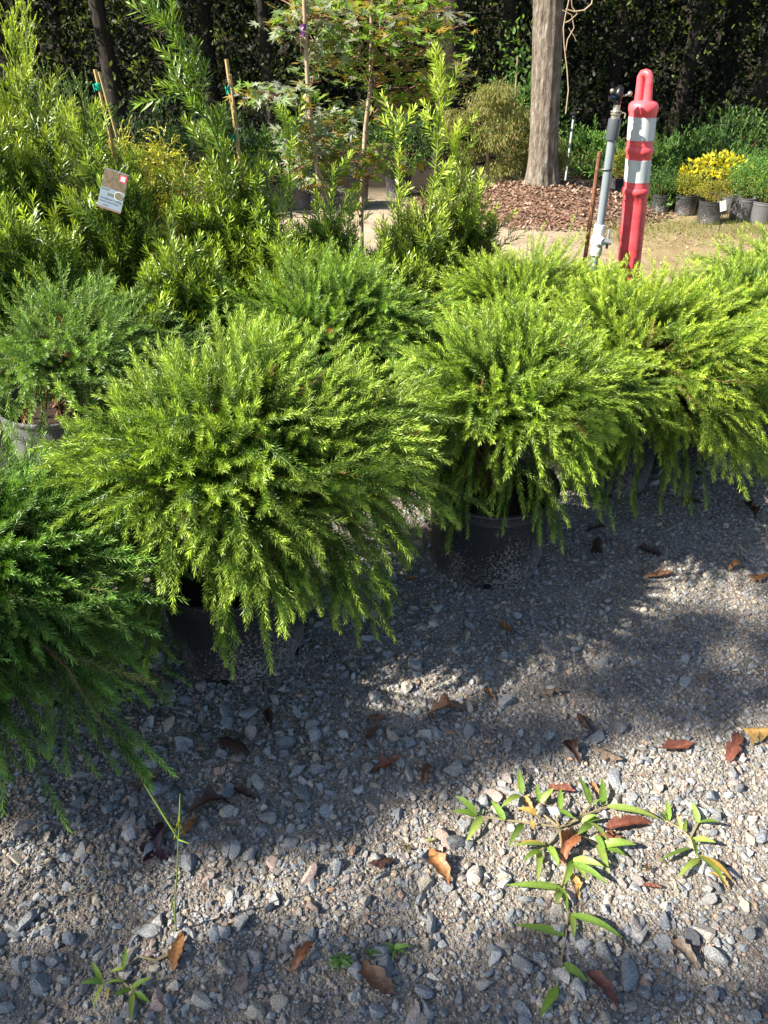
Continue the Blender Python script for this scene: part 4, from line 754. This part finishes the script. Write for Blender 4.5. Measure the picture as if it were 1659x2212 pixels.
# ------------------------------------------------------------------ fallen leaves
DL = [(835, 1650, 72, 20, 0, "large lobed red brown leaf in the shade left of the weeds"), (921, 1668, 46, 80, 1, "upright oval brown leaf right of the lobed one"), (583, 1550, 50, 100, 2, "dark red leaf beside the big conifer's pot"),
 (965, 1538, 84, 12, 1, "long tan brown leaf lying flat in deep shade, mid ground"), (815, 1548, 46, 5, 1, "short brown leaf above the lobed one"), (806, 1580, 42, 50, 1, "short brown leaf just above the lobed one, slanting"), (505, 1612, 76, -25, 2, "dark curled leaf under the big conifer's hanging tip"),
 (318, 1682, 88, 35, 3, "grey brown narrow leaf left of the grass stalk's tip"), (452, 1738, 92, 14, 2, "dark brown long leaf right of the grass stalk's top"), (410, 1780, 54, 50, 4, "orange brown leaf behind the grass stalk's flower head"), (528, 1712, 54, -25, 2, "dark leaf with one bright edge, right of the long dark one"),
 (825, 1862, 62, 12, 2, "folded dark leaf with a pink edge on sunlit grit"), (950, 1872, 88, -62, 4, "sickle shaped orange leaf standing on the sunlit grit"), (652, 2062, 80, 55, 5, "rust coloured folded leaf at the bottom, left of the rosette weed"), (812, 2112, 112, -38, 1, "long brown leaf pointing down right below the rosette weed"),
 (385, 2052, 92, 78, 4, "narrow orange leaf upright at the grass stalk's foot"), (1225, 1822, 84, 75, 5, "big glossy rust leaf in the middle of the large weed"), (1362, 1780, 104, 6, 0, "oval red leaf with a dark notch right of the large weed"), (1243, 1912, 62, -75, 6, "ochre leaf under the large weed's lower blades"),
 (1215, 1702, 60, -8, 0, "red brown leaf at the top of the large weed"), (1285, 1698, 36, -50, 4, "small orange leaf at the top right of the large weed"), (1463, 1614, 78, 10, 0, "broad russet leaf on sunlit grit at right"), (1584, 1612, 68, 72, 0, "red triangular leaf standing near the right edge"),
 (1630, 1590, 70, -4, 6, "striped orange leaf cut by the right edge"), (1238, 1622, 64, -55, 2, "narrow dark leaf above the large weed"), (1308, 1632, 70, -22, 3, "tan leaf with a long stalk above the large weed"), (1093, 1357, 40, -40, 4, "small orange leaf on the gravel in front of the dusty pot"),
 (1638, 1247, 46, 15, 4, "orange leaf at the right edge by the pale stones"), (1590, 1222, 32, 25, 4, "small orange leaf against a pale stone at right"), (1425, 1240, 62, 5, 1, "curled brown leaf in the shade at right, farther one of two"), (1420, 1292+0, 10, 0, 1, None), (1302, 2138, 108, -50, 0, "purple brown leaf at the bottom below the trailing blade"),
 (1478, 2062, 96, -48, 3, "grey brown curled leaf at the lower right"), (1555, 1898, 56, -40, 6, "ochre leaf tucked under the smaller weed"), (1525, 1462, 40, 0, 3, "small curled leaf in the shade at right"), (1195, 1492, 50, 8, 3, "thin bark coloured leaf mid ground, beside a sun fleck"),
 (1265, 1562, 54, -48, 2, "dark split leaf mid ground above the tan one"), (1056, 1496, 34, -35, 4, "small orange leaf lit by a fleck in the mid ground"), (890, 1252, 34, 0, 4, "orange leaf on the sunlit gravel between the two front pots"), (1495, 1082, 44, -10, 2, "dark leaf below the right-hand pot"), (1620, 1102, 44, -50, 2, "dark upright leaf at the right below the foliage"), (1290, 1140, 44, 5, 2, "dark leaf by the drooping frond right of the dusty pot"), (1290, 1190, 46, 85, 2, "dark red leaf in the shade right of the dusty pot"), (1405, 1190, 60, -12, 2, "long dark leaf in the shade at upper right"),
 (1340, 1960+70, 46, -60, 2, "little dark red leaf left of the curled grey one"), (1410, 1915, 40, -10, 0, "small red brown leaf right of the weed's lower blades"), (1320, 1808, 60, -15, 0, "red leaf beneath the large weed's right blades"), (1140, 1735, 44, -60, 6, "yellowed leaf at the left of the large weed"),
 (340, 1800, 60, 70, 7, "purple black maple leaf left of the grass stalk"), (335, 1835, 66, -20, 7, "second purple black maple leaf, below the first")]
LC = [(.17, .060, .038), (.14, .072, .04), (.05, .024, .018), (.17, .125, .09), (.27, .125, .045), (.21, .08, .035), (.36, .22, .07), (.035, .012, .022)]
for i, (px, py, ln, ang, ci, lab) in enumerate(DL):
    if lab is None: continue
    rng = np.random.default_rng(900+i); p = gp(px, py, .012); depth = p.y*math.cos(PITCH)+(CAM_H)*math.sin(PITCH); Lm = ln/FP*depth
    a = R_(ang); p2 = gp(px+math.cos(a)*ln/2, py-math.sin(a)*ln/2, .012); p1 = gp(px-math.cos(a)*ln/2, py+math.sin(a)*ln/2, .012); ax = p2-p1; Lm = min(ax.length, .13)
    nu, nv = 11, 7; wdt = Lm*rng.uniform(.28, .42)*(1.0 if ci != 7 else 1.6); V = []; cup = rng.uniform(.35, 1.8)*rng.choice([1, 1, -1]); arch = rng.uniform(-.10, .25); tw = rng.uniform(-.8, .8)
    for iu in range(nu):
        u = iu/(nu-1); hw = wdt*.5*(math.sin(math.pi*min(1, u*.97+.03))**.75)*(1+.22*rng.normal())*(1.15-.35*u)
        if ci == 7 or i == 0: hw *= (1+.55*math.sin(u*17))
        for iv in range(nv):
            v = (iv/(nv-1)-.5)*2; y_ = v*hw; z_ = cup*(y_*y_)/max(wdt, .01)*1.6+arch*Lm*math.sin(math.pi*u)+.0018*math.sin(u*21+v*3); t_ = tw*(u-.5)
            V.append((u*Lm-Lm/2, y_*math.cos(t_)-z_*math.sin(t_), y_*math.sin(t_)+z_*math.cos(t_)))
    V = np.array(V); F = np.array([[a_*nv+b_, a_*nv+b_+1, (a_+1)*nv+b_+1, (a_+1)*nv+b_] for a_ in range(nu-1) for b_ in range(nv-1)])
    base = np.array(LC[ci])*rng.uniform(.85, 1.2); g_ = np.abs(np.tile(np.linspace(-1, 1, nv), nu)); C = base*(1+.0*g_[:, None])*rng.uniform(.8, 1.2, (len(V), 1)); C = np.where((g_ < .2)[:, None], C*1.25, C)
    V[:, 2] += -V[:, 2].min()+.003
    o = npmesh("fallen_leaf", V, F, M_dead, None, C, smooth=True); o.location = (p.x, p.y, float(gh(p.x, p.y))+.004); o.rotation_euler = (rng.uniform(-.15, .15), rng.uniform(-.15, .15), math.atan2(ax.y, ax.x)); tag(o, lab, "leaf", "dead leaves on the gravel")

# ------------------------------------------------------------------ weeds
M_weed = leafmat("weed_leaf", .45, .4, .4); mottle(M_weed, 220, .7, 1.25); M_wstem = texmat("weed_stem", [(.16, .13, .07), (.26, .22, .12)], 60, .6)
def weed(name, label, org, blades, stems, wd=.0145, cols=((.19, .30, .05), (.14, .24, .04), (.24, .32, .07)), yel=(), seed=0, lift=(.012, .035)):
    rng = np.random.default_rng(seed); o = gp(*org); root = empty(name, (o.x, o.y, 0), label, "weed"); off = Vector((o.x, o.y, 0)); V = []; F = []; C = []
    for i, (x0, y0, x1, y1) in enumerate(blades):
        z0 = rng.uniform(.008, .018); z1 = rng.uniform(*lift); a = gp(x0, y0, z0)-off; b = gp(x1, y1, z1)-off; L = (b-a).length; s = (b-a).cross(Vector((rng.normal()*.35, rng.normal()*.35, 1))).normalized(); nu = 9
        w_ = min(wd*rng.uniform(.85, 1.15), L*.30); base = len(V); c = np.array(cols[i % len(cols)])*rng.uniform(.8, 1.2) if i not in yel else np.array((.42, .28, .07))
        arch = rng.uniform(.05, .16)*L
        for k in range(nu+1):
            u = k/nu; p_ = a.lerp(b, u)+Vector((0, 0, arch*math.sin(math.pi*u))); hw = w_*.5*(min(1, .45+2.6*u))*(1-u**2.6)+.0003; fold = hw*.35
            for sg, zz in ((-1, fold), (0, 0), (1, fold)): V.append(tuple(p_+s*hw*sg+Vector((0, 0, zz)))); C.append(c*(1.25 if sg == 0 else 1)*(1-.1*rng.random()))
        for k in range(nu):
            for q in (0, 1): j = base+k*3+q; F.append((j, j+1, j+4, j+3))
    npmesh("blades", np.array(V), np.array(F), M_weed, root, np.array(C), smooth=True)
    bm = bmesh.new()
    for l in stems: tube(bm, [gp(x_, y_, .007)-off for x_, y_ in l], .0021, 6)
    bmobj("stems", bm, M_wstem, root)
ZA = lambda x, y: (864+x*.4791, 1566+y*.4791); ZB = lambda x, y: (1065+x*.358, 1618+y*.358)
def cv(f, l): return [(*f(a, b), *f(c, d_)) for a, b, c, d_ in l]
w1 = cv(ZA, [(345, 408, 252, 320), (345, 410, 235, 388), (372, 415, 298, 528), (372, 400, 380, 378), (470, 428, 410, 340), (545, 318, 455, 372), (550, 312, 535, 200), (632, 350, 612, 265), (632, 350, 695, 285), (722, 380, 722, 285), (720, 385, 785, 425), (630, 410, 530, 375), (600, 470, 590, 420), (555, 445, 490, 550), (655, 540, 500, 545), (655, 540, 520, 530), (635, 565, 552, 612), (630, 570, 620, 705), (668, 548, 718, 635), (860, 360, 803, 222), (862, 358, 850, 280), (868, 360, 912, 330), (915, 362, 912, 240), (935, 368, 1180, 428), (820, 435, 885, 405), (825, 438, 905, 425), (850, 440, 940, 530), (860, 450, 800, 495), (880, 500, 925, 560), (890, 540, 940, 670), (905, 545, 1065, 540), (905, 545, 1020, 590), (780, 610, 920, 640), (780, 615, 740, 725), (785, 625, 940, 718), (785, 625, 845, 700), (725, 735, 480, 722), (725, 735, 757, 838), (720, 740, 705, 808)])+cv(ZB, [(430, 1120, 135, 1060), (470, 1000, 810, 1165), (475, 1000, 490, 1140), (415, 1300, 575, 1410), (385, 1440, 280, 1620)])
s1 = [[ZA(*q) for q in l] for l in ([(720, 460), (560, 440), (345, 410)], [(720, 460), (640, 400), (545, 318)], [(720, 460), (705, 430), (722, 385)], [(720, 460), (800, 430), (860, 360)], [(740, 455), (820, 410), (935, 368)], [(720, 470), (690, 520), (635, 565)], [(740, 470), (830, 505), (905, 545)], [(720, 470), (735, 600), (750, 650), (725, 735), (765, 850)])]+[[ZB(*q) for q in [(430, 830), (455, 980), (438, 1130), (405, 1310), (385, 1440)]]]
weed("crabgrass_weed", "big sprawling crabgrass weed on the sunlit grit at lower right", (1209, 1786), w1, s1, yel=(11, 12, 15), seed=1)
w2 = cv(ZA, [(1210, 430, 1205, 340), (1200, 430, 1160, 385), (1270, 470, 1250, 410), (1345, 440, 1315, 345), (1345, 440, 1440, 440), (1320, 515, 1425, 530), (1320, 515, 1335, 590), (1305, 555, 1165, 615), (1345, 605, 1250, 690), (1345, 590, 1465, 715), (1345, 590, 1505, 712), (1280, 480, 1290, 420)])
weed("crabgrass_weed", "smaller crabgrass weed near the right edge, beside the ochre leaf", (1490, 1815), w2, [[ZA(*q) for q in l] for l in ([(1190, 425), (1270, 470), (1310, 510), (1345, 600)], [(1310, 510), (1345, 440)])], yel=(10,), seed=2)
ZC = lambda x, y: (x*.358, 1618+y*.358)
w3 = cv(ZC, [(615, 1400, 550, 1280), (615, 1405, 490, 1415), (625, 1410, 560, 1560), (640, 1415, 750, 1400), (745, 1320, 765, 1200), (745, 1325, 665, 1345), (790, 1445, 915, 1380), (790, 1450, 680, 1490), (800, 1470, 790, 1650), (810, 1470, 910, 1535), (655, 1440, 645, 1520)])
weed("crabgrass_weed", "pale crabgrass weed at the bottom left, beside the white pebble", (265, 2125), w3, [[ZC(*q) for q in l] for l in ([(615, 1400), (740, 1400), (800, 1465)], [(740, 1400), (755, 1310)], [(770, 1300), (840, 1250), (940, 1275), (1060, 1220)])], yel=(10,), seed=3, wd=.009)
# rosettes
def rosette(label, px, py, n, Lp, seed, col=((.10, .2, .04), (.12, .23, .05))):
    rng = np.random.default_rng(seed); bl = []
    for i in range(n):
        a = i*2.399+rng.uniform(-.2, .2); L = Lp*rng.uniform(.6, 1.1); bl.append((px, py, px+math.cos(a)*L, py-math.sin(a)*L*.75))
    weed("rosette_weed", label, (px, py), bl, [[(px-3, py), (px+3, py)]], .009, col, seed=seed, lift=(.008, .02))
rosette("green rosette weed at the bottom centre, left of the long brown leaf", 735, 2075, 12, 36, 11); rosette("small two leaved seedling above the long brown leaf", 797, 2058, 4, 26, 12); rosette("little green seedling right of the long brown leaf's stalk", 852, 2048, 6, 36, 13)
rosette("tiny spurge seedling by the folded dark leaf", 880, 1832, 8, 13, 14, ((.17, .2, .07), (.2, .12, .07))); rosette("tiny spurge seedling left of the large weed's trailing blade", 930, 1815, 7, 12, 15, ((.17, .2, .07), (.2, .12, .07))); rosette("tiny reddish seedling right of the large weed", 1400, 1875, 8, 12, 16, ((.12, .14, .06), (.2, .1, .07)))
rosette("small round leaved seedling at the right below the foliage", 1610, 1062, 6, 22, 17)
# tall grass stalk
gb = gp(380, 2012); gs = empty("grass_stalk", (gb.x, gb.y, 0), "single tall grass stalk with a forked seed head, lower left", "weed")
def up(px, py, d): return dp(px, py, d)-Vector((gb.x, gb.y, 0))
bm = bmesh.new(); D0 = gb.y
tube(bm, [up(380, 2012, D0), up(378, 1950, D0), up(383, 1880, D0), up(385, 1812, D0+.005)], [.0016, .0013, .0011, .0009], 6)
tube(bm, [up(385, 1812, D0+.005), up(352, 1758, D0+.02), up(312, 1695, D0+.04)], [.0014, .0020, .0006], 6); tube(bm, [up(386, 1812, D0+.005), up(388, 1770, D0), up(389, 1715, D0)], [.0012, .0018, .0005], 6); tube(bm, [up(386, 1814, D0), up(408, 1822, D0-.01)], [.0014, .0006], 6)
tube(bm, [up(380, 2000, D0), up(372, 1950, D0), up(370, 1935, D0)], [.0012, .001, .0004], 6)
bmobj("stalk", bm, texmat("grass_green", [(.12, .18, .03), (.2, .27, .05)], 30, .5), gs)
rng = np.random.default_rng(8); P = np.array([list(up(385+rng.normal()*5, 1800+rng.uniform(-28, 14), D0)) for _ in range(36)]); D = nrm(rdir(rng, 36)*.5+np.array([0, 0, 1])); S = nrm(np.cross(D, rdir(rng, 36)))
V, F, C = leaves(KITE, P, D, S, .008, .002, 0, np.tile((.24, .26, .04), (36, 1))); npmesh("seeds", V, F, M_weed, gs, C)
# green ground cover specks under the first conifers, pine straw
rng = np.random.default_rng(9); n = 500; pp = np.array([list(gp(rng.normal(560, 130), rng.normal(1570, 60), .006)) for _ in range(n)]); D = nrm(np.column_stack([rng.normal(size=n), rng.normal(size=n), rng.random(n)*.5])); S = nrm(np.cross(D, rdir(rng, n)*.3+np.array([0, 0, 1])))
V, F, C = leaves(OVAL, pp, D, S, .006, .005, 0, np.tile((.06, .10, .03), (n, 1))); tag(npmesh("ground_cover", V, F, M_weed, None, C), kind='stuff')
n = 46; st = []
for _ in range(n):
    a_ = gp(rng.uniform(400, 1659), rng.uniform(1120, 2100)**1, .006); th = rng.uniform(0, 6.28); L = rng.uniform(.03, .09); st.append([[a_.x+math.cos(th+.4*t*t)*L*t, a_.y+math.sin(th+.4*t*t)*L*t, .010+.004*math.sin(t*5)] for t in np.linspace(0, 1, 6)])
V, F = tubes(np.array(st), .0008, .0005, 4); tag(npmesh("pine_straw", V, F, texmat("straw", [(.10, .05, .03), (.26, .14, .08)], 30, .7, 0)), kind='stuff')

# ------------------------------------------------------------------ tree standing left behind the photographer (unseen; crown leaves are placed to cast the wanted shade on the gravel)
rng = np.random.default_rng(1234)
POLY = [(-2.0, 1.22), (-.55, 1.19), (-.3, 1.08), (.15, 1.12), (.45, 1.25), (.75, 1.40), (1.05, 1.62), (1.6, 2.0), (2.3, 2.35), (2.8, 2.2), (1.5, 1.36), (.88, 1.11), (.45, 1.03), (.26, .95), (.0, .83), (-.36, .71), (-.66, .74), (-.80, .80), (-1.05, .86), (-2.0, .84)]
def inpoly(x, y, poly):
    c = np.zeros(len(x), bool); j = len(poly)-1
    for i in range(len(poly)):
        xi, yi = poly[i]; xj, yj = poly[j]; k = ((yi > y) != (yj > y)) & (x < (xj-xi)*(y-yi)/(yj-yi+1e-12)+xi); c ^= k; j = i
    return c
n = 56000; q = np.column_stack([rng.uniform(-2.0, 2.8, n), rng.uniform(-.6, 2.65, n)])
bl = np.sin(19*q[:, 0]+5*q[:, 1])*np.cos(23*q[:, 1]-7*q[:, 0])+.7*np.sin(41*q[:, 0]-13*q[:, 1]+2)*np.cos(37*q[:, 1]+11*q[:, 0])+.5*np.sin(9*q[:, 0]+3)*np.cos(8*q[:, 1])
dens = np.where(inpoly(q[:, 0], q[:, 1]+.035*bl, POLY), .95, 0.0)
left = np.clip((.15-q[:, 0])/.5, 0, 1); edge = .60+.03*q[:, 0]+left*.20+.05*bl
dens = np.maximum(dens, np.where(q[:, 1] < edge, np.where(bl > -.55-.15*left, .62, .12), 0)); dens = np.where((dens > .9) & (bl < -1.15), .15, dens)
for (px, py, r_) in [(100, 1880, .05), (30, 1790, .04), (430, 1960, .06), (620, 1900, .04), (300, 2060, .03), (1590, 1255, .05), (1110, 1345, .03), (1150, 1440, .04), (1225, 1525, .03), (505, 1700, .03), (1010, 1380, .02), (1500, 1500, .03), (1540, 1180, .03), (1350, 1200, .02), (560, 1640, .015), (1460, 1450, .02), (1120, 1500, .03), (1620, 1300, .06), (1600, 1420, .04), (1300, 1080, .03), (860, 1330, .02), (1400, 1330, .02), (700, 1600, .02), (960, 1640, .02), (1050, 1600, .015), (200, 1560, .03), (60, 1580, .03)]:
    g = gp(px, py); dens = np.where(np.hypot(q[:, 0]-g.x, q[:, 1]-g.y) < r_*1.6, 0, dens)
q = q[rng.random(n) < dens]; n = len(q); hz = rng.uniform(4.6, 6.6, n); t_ = hz/SDIR.z
P = np.column_stack([q[:, 0]+SDIR.x*t_, q[:, 1]+SDIR.y*t_, hz])
bx, by = float(P[:, 0].mean())-.6, float(P[:, 1].mean())-.3
st_ = empty("tree", (bx, by, 0), "leafy shade tree behind and left of the viewpoint, outside the picture", "tree")
D = nrm(rdir(rng, n)+np.array([0, 0, -.3])); S = nrm(np.cross(D, rdir(rng, n))); sz = rng.uniform(.05, .085, n)
V, F, C = leaves(OVAL, P-np.array([bx, by, 0]), D, S, sz, sz*.55, .1, np.array(G1)[rng.integers(0, 3, n)]); npmesh("crown", V, F, M_leaf, st_, C)
trunk_mesh("trunk", st_, 0, 0, 0, 5.2, .16, .08, .06, M_bark, .05, 9, 24)
